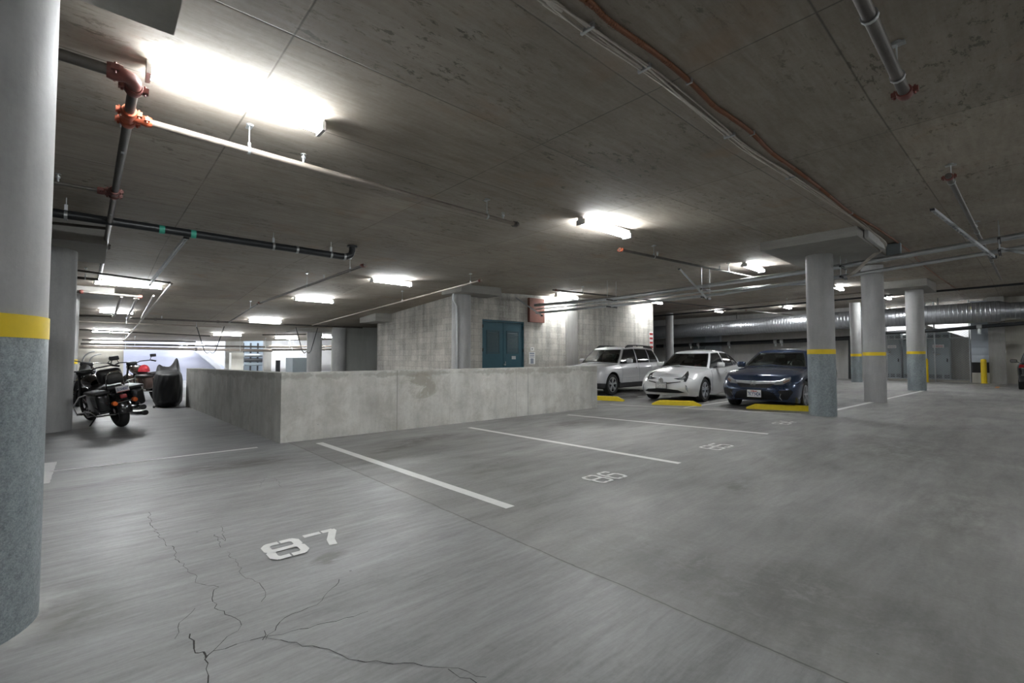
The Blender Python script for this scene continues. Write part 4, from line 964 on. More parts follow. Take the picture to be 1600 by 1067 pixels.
# ================================================================== vehicles
def interp(tab, x):
    if x <= tab[0][0]: return tab[0][1]
    for (a, p), (b, q) in zip(tab, tab[1:]):
        if x <= b:
            u = (x - a) / (b - a); return p + (q - p) * u
    return tab[-1][1]
def smooth(tab, x, w=.10): return (interp(tab, x - w) + 2 * interp(tab, x) + interp(tab, x + w)) / 4
class Car:
    def __init__(s, name, label, cat, loc, rot, S):
        s.S = S; s.t = thing(name, label, cat, loc, rot); s.L, s.Wd = S['L'], S['W']; s.lower()
    def pt(s, q, f):
        S = s.S; L = s.L; ft = [k / (len(S['xf']) - 1) for k in range(len(S['xf']))]
        tab = lambda v: smooth(list(zip(ft, v)), f, .08)
        xf, xr, wf = tab(S['xf']), tab(S['xr']), tab(S['wf']); w = s.Wd / 2 * wf; cf, cr_ = S['cf'], S['cr']; e = 2 / S.get('n', 3.0)
        if q <= 1: th = q * math.pi / 2; x = xf + cf * (1 - math.cos(th) ** e); y = w * math.sin(th) ** e
        elif q <= 2: u = q - 1; x = xf + cf + (L - xr - cr_ - xf - cf) * u; y = w
        else: th = (3 - q) * math.pi / 2; x = L - xr - cr_ * (1 - math.cos(th) ** e); y = w * math.sin(th) ** e
        y *= 1 - S.get('tf', .05) * max(0, (L * .45 - x) / (L * .45)) ** 2 - S.get('tr', .05) * max(0, (x - L * .6) / (L * .4)) ** 2
        zb = smooth(S['zb'], x, .05); zs = smooth(S['zs'], x, .12)
        z = zb + (zs - zb) * f
        if f > .5 and x > .4: y += .012 * math.sin((f - .5) * math.pi * 2)
        return Vector((x, y, z))
    def lower(s):
        S = s.S; rows = 22; qs = []
        for i in range(17): qs.append(i / 16)
        n = 84
        for i in range(1, n + 1): qs.append(1 + i / n)
        for i in range(1, 13): qs.append(2 + i / 12)
        bm = bmesh.new(); G = {}
        for sd in (1, -1):
            for i, q in enumerate(qs):
                for j in range(rows + 1):
                    f = j / rows; p = s.pt(q, f)
                    if sd == -1 and (i == 0 or i == len(qs) - 1): G[sd, i, j] = G[1, i, j]; continue
                    G[sd, i, j] = bm.verts.new((p.x, p.y * sd, p.z))
        NQ = len(qs); side = []
        fc = {}
        for sd in (1, -1):
            for i in range(NQ - 1):
                for j in range(rows):
                    vs = [G[sd, i, j], G[sd, i + 1, j], G[sd, i + 1, j + 1], G[sd, i, j + 1]]
                    if sd == 1: vs.reverse()
                    fc[sd, i, j] = bm.faces.new(vs)
        # top deck
        D = {}; nd = 7; inner = S['crown']
        for sd in (1, -1):
            for i in range(NQ):
                D[sd, i, 0] = G[sd, i, rows]; p = G[sd, i, rows].co
                for k in range(1, nd + 1):
                    u = k / nd
                    if k == nd and sd == -1: D[sd, i, k] = D[1, i, k]; continue
                    if i in (0, NQ - 1): D[sd, i, k] = G[sd, i, rows]; continue
                    cz = smooth(inner, p.x, .08)
                    D[sd, i, k] = bm.verts.new((p.x, p.y * (1 - u), p.z + cz * (1 - (1 - u) ** 2.2)))
        for sd in (1, -1):
            for i in range(NQ - 1):
                for k in range(nd):
                    vs = []
                    for v in (D[sd, i, k], D[sd, i + 1, k], D[sd, i + 1, k + 1], D[sd, i, k + 1]):
                        if v not in vs: vs.append(v)
                    if len(vs) >= 3:
                        if sd == 1: vs.reverse()
                        try: bm.faces.new(vs)
                        except ValueError: pass
        # wheel arches
        for wx in S['wx']:
            R = S['wr'] + S.get('gap', .055); zc = S['wr']
            kill = []
            for f in bm.faces:
                c = f.calc_center_median()
                if abs(c.y) > s.Wd * .34 and abs(c.y) > .5 and (c.x - wx) ** 2 + (c.z - zc) ** 2 < R * R and c.z < zc + R: kill.append(f)
            bmesh.ops.delete(bm, geom=kill, context='FACES')
            for v in bm.verts:
                if v.is_boundary and v.link_faces and abs(v.co.y) > .5:
                    d = math.hypot(v.co.x - wx, v.co.z - zc)
                    if d < R * 1.16 and v.co.z > zc - R * .75 and abs(v.co.y) > s.Wd * .34:
                        k = R / max(d, .01); v.co.x = wx + (v.co.x - wx) * k; v.co.z = zc + (v.co.z - zc) * k
        bmesh.ops.delete(bm, geom=[v for v in bm.verts if not v.link_faces], context='VERTS')
        clad = S.get('clad')
        if clad:
            cb_ = bmesh.new(); 
        s.bvh = BVHTree.FromBMesh(bm)
        m = MB().bm(bm); bm.free()
        if clad:
            lo = [f for f in m.f if sum(m.v[i][2] for i in f) / len(f) < clad]; hi = [f for f in m.f if f not in set(lo)]
            c = MB(); c.v = list(m.v); c.f = lo; c.build('lower_cladding', M['dark'], s.t, world=False, ang=35)
            m.f = hi
        s.body = m.build('body', S['paint'], s.t, world=False, ang=35)
        # wheel wells and underside
        w = MB()
        for wx in S['wx']:
            for sd in (1, -1):
                R = S['wr'] + S.get('gap', .055)
                w.grid(14, 2, lambda u, v: (wx - R * math.cos(math.pi * (1.15 * u - .075)), sd * (s.Wd / 2 * .955 - .33 * v), S['wr'] + R * math.sin(math.pi * (1.15 * u - .075))))
                w.box((wx - R, sd * s.Wd / 2 * .62 - .01, .22), (wx + R, sd * s.Wd / 2 * .62 + .01, S['wr'] + R))
        w.box((S['xf'][0] + .5, -s.Wd / 2 * .8, .2), (s.L - .5, s.Wd / 2 * .8, .24))
        w.build('underbody', M['black'], s.t, world=False, fix=False)
        for wx in S['wx']:
            for sd in (1, -1): s.wheel(wx, sd)
    def wheel(s, wx, sd):
        S = s.S; r = S['wr']; tw = .205; yo = sd * (s.Wd / 2 - .025); c = (wx, yo - sd * tw / 2, r)
        h = tw / 2
        ty = MB().lathe([(r * .68, -h * .85), (r * .88, -h), (r * .97, -h * .92), (r, -h * .6), (r, h * .6), (r * .97, h * .92), (r * .88, h), (r * .68, h * .85)], c, axis='y', n=40, close=True)
        wo = ty.build('wheel', M['rubber'], s.t, world=False, ang=50)
        # rim
        d = MB(); d.lathe([(r * .70, h * .86 * sd), (r * .66, h * .80 * sd), (r * .64, -h * .2 * sd), (0.0, -h * .2 * sd)], c, axis='y', n=40, cap=False)
        d.build('rim_barrel', M['alloy_dark'], wo, world=False, fix=False)
        m = MB(); ns = S.get('spokes', 5); y0 = c[1] + sd * h * .70
        m.lathe([(r * .70, h * .88 * sd), (r * .65, h * .92 * sd), (r * .64, h * .6 * sd)], c, axis='y', n=40, close=True)
        for k in range(ns):
            a = 2 * math.pi * k / ns + .3
            for off in ((-.13, .13) if S.get('split', True) else (0,)):
                p = Vector((c[0] + math.cos(a + off * .35) * r * .14, y0, c[2] + math.sin(a + off * .35) * r * .14))
                q = Vector((c[0] + math.cos(a + off * 1.15) * r * .65, y0 + sd * .012, c[2] + math.sin(a + off * 1.15) * r * .65))
                m.beam(p, q, .03 if S.get('split', True) else .07, .04, up=(0, 1, 0))
        m.lathe([(r * .17, h * .60 * sd), (r * .17, h * .86 * sd), (r * .10, h * .92 * sd), (0, h * .92 * sd)], c, axis='y', n=20)
        m.build('rim', M['alloy'], wo, world=False, fix=True)
    def project(s, pts, d, mat, name, off=.006, sub=3, parent=None, both=False, thick=.004):
        res = []
        for sd in ((1, -1) if both else (1,)):
            bm = bmesh.new(); dd = Vector((d[0], d[1] * sd, d[2])).normalized()
            vs = [bm.verts.new((p[0], p[1] * sd, p[2])) for p in pts]; bm.faces.new(vs)
            bmesh.ops.triangulate(bm, faces=bm.faces[:])
            bmesh.ops.subdivide_edges(bm, edges=bm.edges[:], cuts=sub, use_grid_fill=True)
            bad = []
            for v in bm.verts:
                hit = s.bvh.ray_cast(v.co - dd * 1.2, dd)
                if hit[0] is None: bad.append(v)
                else: v.co = hit[0] - dd * off
            bmesh.ops.delete(bm, geom=bad, context='VERTS')
            if bm.faces:
                n0 = sum((f.normal for f in bm.faces), Vector())
                for f in bm.faces: f.normal_update()
                if sum((f.normal.dot(dd) for f in bm.faces)) > 0: bmesh.ops.reverse_faces(bm, faces=bm.faces[:])
                ret = bmesh.ops.extrude_face_region(bm, geom=bm.faces[:])
                bmesh.ops.translate(bm, vec=-dd * thick, verts=[e for e in ret['geom'] if isinstance(e, bmesh.types.BMVert)])
                res.append(MB().bm(bm).build(name, mat, parent or s.t, world=False, ang=50))
            bm.free()
        return res
    def strip(s, pts, w, d, mat, name, both=False, off=.002, parent=None):
        """thin line projected on the body: pts polyline"""
        for sd in ((1, -1) if both else (1,)):
            dd = Vector((d[0], d[1] * sd, d[2])).normalized(); P = []
            for a, b in zip(pts, pts[1:]):
                for i in range(8):
                    u = i / 8; P.append(Vector((a[0] + (b[0]-a[0])*u, (a[1] + (b[1]-a[1])*u) * sd, a[2] + (b[2]-a[2])*u)))
            P.append(Vector((pts[-1][0], pts[-1][1] * sd, pts[-1][2]))); Q = []
            for p in P:
                h = s.bvh.ray_cast(p - dd * 1.2, dd)
                if h[0] is not None: Q.append(h[0] - dd * off)
            if len(Q) > 1: MB().tube(Q, w / 2, 6).build(name, mat, parent or s.t, world=False)
    def greenhouse(s):
        S = s.S; belt, roof, kinds = S['belt'], S['roof'], S['kinds']; t0, t1 = .05, .90
        zr = S['zroof']; zs = lambda x: smooth(S['zs'], x, .12)
        def node(B, Rr, u, t, bulge):
            b = Vector((B[0], B[1], B[2])); r = Vector((Rr[0], Rr[1], Rr[2]))
            p = b.lerp(r, t); return p
        Bn = [Vector((x, y, (zs(x) + smooth(S['crown'], x) * (1 - (y / (s.Wd / 2)) ** 2) * .9 - .01) if z is None else z)) for x, y, z in belt]
        Rn = [Vector((x, y, interp(zr, x))) for x, y in roof]
        body = MB(); N = len(kinds)
        def surf(i, u, t):
            b = Bn[i].lerp(Bn[i+1], u); r = Rn[i].lerp(Rn[i+1], u); p = b.lerp(r, t)
            k = 4 * t * (1 - t) * .028; c = Vector((p.x - s.S['cx'], p.y * 2.2, 0))
            if c.length > 0: p += c.normalized() * k
            if kinds[i] in ('wind', 'rear'): # horizontal curvature handled by belt nodes
                pass
            p.z += 0
            return p
        nsub = 5
        cells = []
        for sd in (1, -1):
            for i in range(N):
                ts = [0, t0] + [t0 + (t1 - t0) * k / 6 for k in range(1, 7)] + [1]
                for ti in range(len(ts) - 1):
                    g = kinds[i] != 'pillar' and 0 < ti < len(ts) - 2 + 0
                    tgt = body
                    if g: continue
                    tgt.grid(nsub, 2, lambda u, v: (lambda p: (p.x, p.y * sd, p.z))(surf(i, u, ts[ti] + (ts[ti+1] - ts[ti]) * v)))
        # roof
        loop = []
        for i in range(N):
            for k in range(nsub - 1): loop.append(Rn[i].lerp(Rn[i+1], k / (nsub - 1)))
        loop.append(Rn[-1])
        rc = S['rcrown']; nd = 6; base = len(body.v); nl = len(loop)
        x0, x1 = loop[0].x, loop[-1].x
        for sd in (1, -1):
            b0 = len(body.v)
            for p in loop:
                for k in range(nd + 1):
                    u = k / nd; body.v.append((p.x, p.y * (1 - u) * sd, p.z + rc * (1 - (1 - u) ** 2.4) * min(1, .3 + 3 * min(p.x - x0 + .05, x1 - p.x + .05))))
            for i in range(nl - 1):
                for k in range(nd): a = b0 + i * (nd + 1) + k; body.f.append((a, a + 1, a + nd + 2, a + nd + 1))
        body.build('cabin_frame', S['paint'], s.t, world=False, ang=40)
        for sd in (1, -1):
            for i in range(N):
                if kinds[i] == 'pillar': continue
                if kinds[i] in ('wind', 'rear'):
                    if sd == -1: continue
                    g = MB()
                    for s2 in (1, -1):
                        g.grid(nsub, 8, lambda u, v: (lambda p: (p.x, p.y * s2, p.z))(surf(i, u, t0 + (t1 - t0) * v)))
                    # gasket
                    g.build('windscreen' if kinds[i] == 'wind' else 'rear_window', M['glass'] if kinds[i] == 'wind' or S.get('clear_rear') else M['dglass'], s.t, world=False, fix=False)
                else:
                    g = MB().grid(nsub, 8, lambda u, v: (lambda p: (p.x, p.y * sd, p.z))(surf(i, u, t0 + (t1 - t0) * v)))
                    g.build('side_window', M['glass'] if S.get('clear_side') and kinds[i] == 'side' else M['dglass'], s.t, world=False, fix=False)
        s.surf = surf
        # black window surrounds
        m = MB()
        for sd in (1, -1):
            for i in range(N):
                if kinds[i] == 'pillar': continue
                for tt in (t0, t1): m.tube([(lambda p: (p.x, p.y * sd, p.z))(surf(i, u / 4, tt)) for u in range(5)], .012, 6)
                for uu in (0, 1):
                    if kinds[i] in ('wind', 'rear') and ((kinds[i] == 'wind' and uu == 0) or (kinds[i] == 'rear' and uu == 1)): continue
                    m.tube([(lambda p: (p.x, p.y * sd, p.z))(surf(i, uu, t0 + (t1 - t0) * k / 4)) for k in range(5)], .012, 6)
        m.build('window_seal', M['black'], s.t, world=False)
        # interior
        xa, xb = Bn[1].x + .05, Bn[-1].x - .1; zf = zs((xa + xb) / 2)
        m = MB().box((xa + .25, -s.Wd / 2 * .74, zf - .06), (xb, s.Wd / 2 * .74, zf + .035 if S.get('floorz') is None else S['floorz']))
        m.rbox((xa + .33, 0, zf + .01), (.5, s.Wd * .66, .10), .04, 2)
        m.build('cabin_interior', M['interior'], s.t, world=False)
        for x in (S['seatx'], S['seatx'] + .9):
            for y in ((-.36, .36)):
                MB().rbox((x, y, zf + .06), (.16, .46, .36), .06, 3, Matrix.Rotation(.2, 4, 'Y')).rbox((x + .06, y, zf + .31), (.10, .26, .17), .04, 3).build('seat', M['seat'], s.t, world=False)
        m = MB()
        P = [(S['seatx'] - .52 + .19 * math.sin(a) * .35, -.36 + .19 * math.cos(a), zf + .04 + .19 * math.sin(a)) for a in [2 * math.pi * k / 24 for k in range(25)]]
        m.tube(P, .016, 8, cap=False).build('steering_wheel', M['black'], s.t, world=False)
        p = surf(0, 0, .82); MB().rbox((p.x + .1, 0, p.z - .03), (.05, .24, .07), .02, 2).build('rear_view_mirror', M['black'], s.t, world=False)
    def mirrors(s, x, y, z, mat, size=(.12, .22, .15)):
        for sd in (1, -1):
            o = MB().rbox((x, sd * (y + .10), z), size, .045, 3).build('wing_mirror', mat, s.t, world=False, ang=60)
            MB().beam((x + .02, sd * (y - .10), z - .07), (x + .02, sd * (y + .06), z - .04), .08, .03).build('mirror_stalk', M['black'], o, world=False)
            MB().rbox((x + size[0] / 2, sd * (y + .10), z), (.01, size[1] * .85, size[2] * .8), .004, 1).build('mirror_glass', M['chrome'], o, world=False)
    def plate(s, x, y, z, w, h, txt, front=True, mat=None, ink=None, top=None, rz=0):
        o = MB().rbox((x, y, z), (.012, w, h), .004, 1).build('licence_plate', mat or M['plate'], s.t, world=False)
        sg = -1 if front else 1
        MB().prism([(-w/2 - .012, -h/2 - .012), (w/2 + .012, -h/2 - .012), (w/2 + .012, h/2 + .012), (-w/2 - .012, h/2 + .012)], (0, .006), lambda a, b, c: (x - sg * (.004 + c), y + a, z + b)).build('plate_frame', M['black'], o, world=False)
        text(txt, h * .58, (x + sg * .0075, y, z - h * .10), 'x-' if front else 'x+', ink or M['plate_ink'], o, w * .9)
        if top: text(top, h * .17, (x + sg * .0075, y, z + h * .33), 'x-' if front else 'x+', M['plate_red'], o, w * .5)
        return o
def text(txt, size, pos, face, mat, parent, maxw=None, bold=.0):
    cu = bpy.data.curves.new('lettering', 'FONT'); cu.body = txt; cu.size = size * 1.35; cu.align_x = 'CENTER'; cu.align_y = 'CENTER'; cu.extrude = .0006; cu.offset = .002
    tmp = bpy.data.objects.new('tmp_text', cu); COL.objects.link(tmp)
    dg = bpy.context.evaluated_depsgraph_get(); me = bpy.data.meshes.new_from_object(tmp.evaluated_get(dg))
    bpy.data.objects.remove(tmp)
    w = max(v.co.x for v in me.vertices) - min(v.co.x for v in me.vertices); k = min(1, maxw / w) if maxw else 1
    for v in me.vertices:
        a, b, c = v.co.x * k, v.co.y, v.co.z
        if face == 'x-': q = (-c, -a, b)
        elif face == 'x+': q = (c, a, b)
        v.co = (pos[0] + q[0], pos[1] + q[1], pos[2] + q[2])
    me.materials.clear(); me.materials.append(mat)
    o = bpy.data.objects.new('lettering', me); COL.objects.link(o); o.parent = parent; return o
FX = (1, 0, 0)
# ------------------------------------------------------------------ white hatchback
S = dict(L=4.54, W=1.76, wr=.325, wx=(.97, 3.67), paint=M['paint_white'], cf=.62, cr=.5, n=2.6, tf=.06, tr=.10,
         xf=(.16, .05, .0, .02, .07, .16, .34), xr=(.15, .05, 0, 0, .02, .05, .08), wf=(.93, .97, .99, 1.0, .995, .98, .93),
         zb=[(0, .22), (.5, .17), (1.5, .19), (3.6, .19), (4.54, .27)],
         zs=[(0, .66), (.25, .72), (.7, .80), (1.2, .88), (1.7, .92), (2.6, .93), (3.4, .98), (4.0, 1.03), (4.54, 1.04)],
         crown=[(0, .02), (.4, .07), (1.0, .09), (1.6, .08), (2.2, .04), (4.54, .02)],
         belt=[(1.12, 0, .985), (1.42, .70, .935), (1.50, .76, None), (2.55, .795, None), (2.63, .795, None), (3.45, .77, None), (3.55, .76, None), (4.02, .70, None), (4.12, .66, None), (4.25, .60, 1.05), (4.42, 0, 1.07)],
         roof=[(2.02, 0), (2.10, .50), (2.15, .55), (2.50, .60), (2.58, .60), (3.12, .575), (3.20, .57), (3.55, .54), (3.62, .53), (3.70, .50), (3.92, 0)],
         kinds=['wind', 'pillar', 'side', 'pillar', 'sideb', 'pillar', 'sideb', 'pillar', 'pillar', 'rear'], cx=2.8, rcrown=.05, seatx=2.55,
         zroof=[(2.0, 1.375), (2.3, 1.415), (2.7, 1.43), (3.2, 1.40), (3.6, 1.34), (3.95, 1.27)], clear_side=False, spokes=5)
c = Car('hatchback_car', 'white hybrid hatchback parked nose out between white wagon and dark blue sedan', 'car', (12.0, 6.98, 0), math.radians(4), S); c.t.scale = (1.02, 1.0, 1.04)
c.greenhouse(); c.mirrors(1.86, .86, 1.02, M['paint_white'])
for sd in (1,):
    c.project([(0, .38, .655), (0, .62, .685), (0, .80, .83), (0, .86, .86), (0, .845, .76), (0, .80, .66), (0, .73, .57), (0, .66, .585), (0, .70, .63), (0, .50, .625)], (1, -.55, 0), M['lens_dark'], 'headlight', both=True, sub=4)
    c.project([(0, .46, .645), (0, .62, .665), (0, .72, .74), (0, .74, .68), (0, .64, .635)], (1, -.55, 0), M['lens'], 'headlight_reflector', off=.012, both=True)
c.project([(0, -.48, .585), (0, -.15, .545), (0, .15, .545), (0, .48, .585), (0, .48, .562), (0, .15, .515), (0, -.15, .515), (0, -.48, .562)], FX, M['black'], 'upper_grille')
c.project([(0, -.60, .29), (0, -.45, .355), (0, -.2, .38), (0, .2, .38), (0, .45, .355), (0, .60, .29), (0, .45, .27), (0, -.45, .27)], FX, M['black'], 'lower_grille', sub=4)
c.project([(0, .70, .50), (0, .745, .47), (0, .79, .28), (0, .70, .38)], (1, -.5, 0), M['lens'], 'fog_lamp', both=True)
c.plate(-.03, -.0, .47, .31, .16, '8HDB725', mat=simple('dealer_plate_grey', (.42, .43, .45), .4), ink=M['plate'])
e = MB().lathe([(.068, -.01), (.075, 0), (.068, .012), (.052, .012), (.052, 0)], (-.045, 0, .60), axis='x', n=28).build('badge', M['chrome'], c.t, world=False)
MB().lathe([(.052, -.004), (0, -.004)], (-.045, 0, .60), axis='x', n=24).build('badge_backing', M['black'], e, world=False, fix=False)
P = lambda a, b, oy=0, oz=0: [(-.056, oy + a * math.cos(t), .60 + oz + b * math.sin(t)) for t in [2*math.pi*k/20 for k in range(21)]]
MB().tube(P(.016, .045), .005, 6, False).tube(P(.040, .017, 0, .018), .005, 6, False).build('badge_ovals', M['chrome'], e, world=False)
seam = M['dark']
c.strip([(1.45, .9, .93), (1.43, .9, .5), (1.5, .9, .28)], .008, (0, -1, 0), seam, 'door_seam', both=True, off=.0)
c.strip([(2.58, .9, .94), (2.60, .9, .5), (2.58, .9, .26)], .008, (0, -1, 0), seam, 'door_seam', both=True, off=.0)
c.strip([(.36, -.75, .72), (.30, -.3, .72), (.28, 0, .72), (.30, .3, .72), (.36, .75, .72)], .007, (.4, 0, -1), seam, 'bonnet_seam', off=.0)
for x in (2.35, 3.25): c.project([(x, .9, .80), (x + .2, .9, .81), (x + .2, .9, .84), (x, .9, .83)], (0, -1, 0), M['paint_white'], 'door_handle', off=.02, both=True, thick=.012)
# grey streak coloured in as a reflection on the door
c.project([(1.75, .9, .84), (1.88, .9, .84), (2.25, .9, .62), (2.2, .9, .60)], (0, -1, 0), M['cabinet'], 'painted_reflection', both=False, off=.003)
MB().rbox((2.72, .1, 1.0), (.25, .3, .2), .05).build('red_bag', M['red_cloth'], c.t, world=False)
# ------------------------------------------------------------------ dark blue sedan
S = dict(L=4.63, W=1.80, wr=.325, wx=(.92, 3.62), paint=M['paint_blue'], cf=.55, cr=.5, n=2.8, tf=.05, tr=.08,
         xf=(.14, .06, .01, .0, .04, .10, .22), xr=(.15, .05, 0, 0, .02, .05, .08), wf=(.94, .975, .99, 1.0, 1.0, .99, .94),
         zb=[(0, .22), (.5, .16), (1.5, .18), (3.6, .18), (4.63, .26)],
         zs=[(0, .70), (.3, .76), (.8, .84), (1.3, .89), (1.9, .92), (3.0, .95), (3.9, 1.0), (4.63, 1.0)],
         crown=[(0, .02), (.4, .06), (1.0, .075), (1.6, .06), (2.2, .03), (4.63, .03)],
         belt=[(1.28, 0, .985), (1.52, .73, .93), (1.60, .785, None), (2.60, .815, None), (2.70, .815, None), (3.45, .79, None), (3.52, .785, None), (3.85, .75, None), (3.98, .72, None), (4.05, .66, 1.03), (4.20, 0, 1.05)],
         roof=[(2.08, 0), (2.18, .50), (2.24, .56), (2.60, .61), (2.68, .61), (3.15, .59), (3.20, .585), (3.32, .56), (3.36, .55), (3.40, .50), (3.52, 0)],
         kinds=['wind', 'pillar', 'side', 'pillar', 'side', 'pillar', 'side', 'pillar', 'pillar', 'rear'], cx=2.8, rcrown=.05, seatx=2.6,
         zroof=[(2.05, 1.325), (2.4, 1.36), (2.8, 1.365), (3.2, 1.34), (3.55, 1.28)], clear_side=True, clear_rear=True, spokes=5)
c = Car('sedan_car', 'dark blue sedan parked nose out beside the nearest right column', 'car', (12.0, 4.50, 0), math.radians(2), S); c.t.scale = (1.03, 1.02, 1.08)
c.greenhouse(); c.mirrors(1.95, .87, 1.0, M['paint_blue'])
c.project([(0, .42, .65), (0, .60, .665), (0, .86, .75), (0, .88, .73), (0, .84, .66), (0, .66, .585), (0, .46, .575), (0, .40, .60)], (1, -.5, 0), M['lens'], 'headlight', both=True, sub=4)
c.project([(0, .66, .65), (0, .83, .70), (0, .82, .66), (0, .68, .61)], (1, -.5, 0), simple('amber_lamp_cells', (.30, .20, .16), .2, .5, .5, 60), 'indicator', off=.012, both=True)
c.project([(0, -.46, .655), (0, 0, .645), (0, .46, .655), (0, .42, .60), (0, 0, .575), (0, -.42, .60)], FX, M['alloy'], 'chrome_grille_bar', sub=4, off=.012)
c.project([(0, -.42, .595), (0, 0, .57), (0, .42, .595), (0, .36, .53), (0, .30, .50), (0, -.30, .50), (0, -.36, .53)], FX, M['black'], 'upper_grille', sub=4)
c.project([(0, -.42, .38), (0, -.3, .43), (0, .3, .43), (0, .42, .38), (0, .50, .23), (0, -.50, .23)], FX, M['black'], 'lower_grille', sub=4)
c.project([(0, .52, .44), (0, .80, .47), (0, .85, .42), (0, .74, .25), (0, .62, .25)], (1, -.35, 0), M['black'], 'fog_lamp_recess', both=True, sub=4)
c.strip([(0, -.85, .60), (0, -.5, .52), (0, -.2, .475), (0, .2, .475), (0, .5, .52), (0, .85, .60)], .022, FX, M['paint_blue'], 'bumper_crease', off=.004)
c.strip([(0, .56, .38), (0, .52, .30), (0, .55, .235)], .014, FX, M['chrome'], 'bumper_trim', both=True, off=.006)
c.plate(-.045, -.02, .37, .31, .16, '7KYY424', top='California')
e = MB().grid(21, 2, lambda u, v: (0, 0, 0)) if False else MB()
fr = [(-.052, -.052), (.052, -.052), (.066, .05), (-.066, .05)]
pts = [(-.05, y, .612 + z) for y, z in fr]; e.tube(pts + [pts[0]], .007, 6)
for sg in (-1, 1): e.beam((-.052, sg * .026, .572), (-.052, sg * .034, .654), .014, .012, up=(1, 0, 0))
e.beam((-.052, -.028, .607), (-.052, .028, .607), .013, .012, up=(1, 0, 0)).build('badge', M['chrome'], c.t, world=False)
for x in (1.55, 2.68): c.strip([(x, .92, .92), (x + .02, .92, .5), (x - .02, .92, .27)], .008, (0, -1, 0), M['black'], 'door_seam', both=True, off=0)
c.project([(.62, .92, .555), (.70, .92, .555), (.70, .92, .60), (.62, .92, .60)], (0, -1, 0), M['red_lens'], 'side_marker', both=True)
for x in (2.4, 3.3): c.project([(x, .92, .80), (x + .2, .92, .81), (x + .2, .92, .84), (x, .92, .83)], (0, -1, 0), M['paint_blue'], 'door_handle', off=.02, both=True, thick=.012)
# ------------------------------------------------------------------ white wagon
S = dict(L=4.79, W=1.82, wr=.345, wx=(.97, 3.71), paint=M['paint_silver'], cf=.5, cr=.45, n=2.9, tf=.05, tr=.05, clad=.40,
         xf=(.14, .04, .0, .0, .03, .08, .18), xr=(.12, .04, 0, 0, .03, .08, .12), wf=(.95, .98, 1.0, 1.0, 1.0, .985, .94),
         zb=[(0, .30), (.5, .24), (1.5, .25), (3.6, .25), (4.79, .33)],
         zs=[(0, .82), (.3, .88), (.8, .94), (1.3, .98), (1.9, 1.01), (3.0, 1.03), (4.79, 1.07)],
         crown=[(0, .02), (.4, .06), (1.0, .08), (1.6, .06), (2.2, .03), (4.79, .02)],
         belt=[(1.25, 0, 1.06), (1.46, .74, 1.01), (1.54, .80, None), (2.62, .825, None), (2.72, .825, None), (3.58, .81, None), (3.66, .81, None), (4.30, .78, None), (4.50, .75, None), (4.60, .66, 1.09), (4.70, 0, 1.10)],
         roof=[(1.98, 0), (2.08, .53), (2.14, .59), (2.66, .63), (2.74, .63), (3.56, .62), (3.64, .62), (4.12, .60), (4.22, .58), (4.28, .52), (4.40, 0)],
         kinds=['wind', 'pillar', 'side', 'pillar', 'sideb', 'pillar', 'sideb', 'pillar', 'pillar', 'rear'], cx=2.9, rcrown=.05, seatx=2.6,
         zroof=[(1.95, 1.53), (2.3, 1.57), (2.9, 1.585), (3.8, 1.565), (4.4, 1.51)], clear_side=False, spokes=5, gap=.07)
c = Car('wagon_car', 'pearl white wagon with black roof rails parked behind the parapet end', 'car', (12.1, 10.3, 0), math.radians(4), S); c.t.scale = (1.03, 1.02, 1.05)
c.greenhouse(); c.mirrors(1.86, .90, 1.11, M['paint_silver'])
for sd in (1, -1):
    MB().tube([(2.25, sd * .60, 1.57), (2.4, sd * .60, 1.645), (3.0, sd * .62, 1.665), (3.05, sd * .62, 1.63)], .022, 8).tube([(3.0, sd * .62, 1.665), (3.7, sd * .62, 1.65), (4.05, sd * .60, 1.64), (4.22, sd * .59, 1.56)], .022, 8).beam((2.30, sd*.60, 1.60), (2.75, sd*.61, 1.63), .03, .06).beam((3.55, sd*.61, 1.62), (4.15, sd*.595, 1.59), .03, .07).build('roof_rail', M['black'], c.t, world=False)
c.project([(0, .48, .80), (0, .84, .88), (0, .86, .72), (0, .56, .70)], (1, -.5, 0), M['lens'], 'headlight', both=True)
c.project([(0, -.42, .80), (0, .42, .80), (0, .36, .62), (0, -.36, .62)], FX, M['black'], 'grille')
for x in (1.52, 2.68, 3.62): c.strip([(x, .92, 1.0), (x + .02, .92, .6), (x, .92, .40)], .009, (0, -1, 0), M['cabinet'], 'door_seam', both=True, off=0)
c.strip([(1.4, .92, .56), (2.6, .92, .56), (3.4, .92, .57)], .02, (0, -1, 0), M['paint_silver'], 'side_moulding', both=True, off=.004)
for x in (2.42, 3.35): c.project([(x, .92, .86), (x + .2, .92, .86), (x + .2, .92, .90), (x, .92, .90)], (0, -1, 0), M['paint_silver'], 'door_handle', off=.022, both=True, thick=.014)
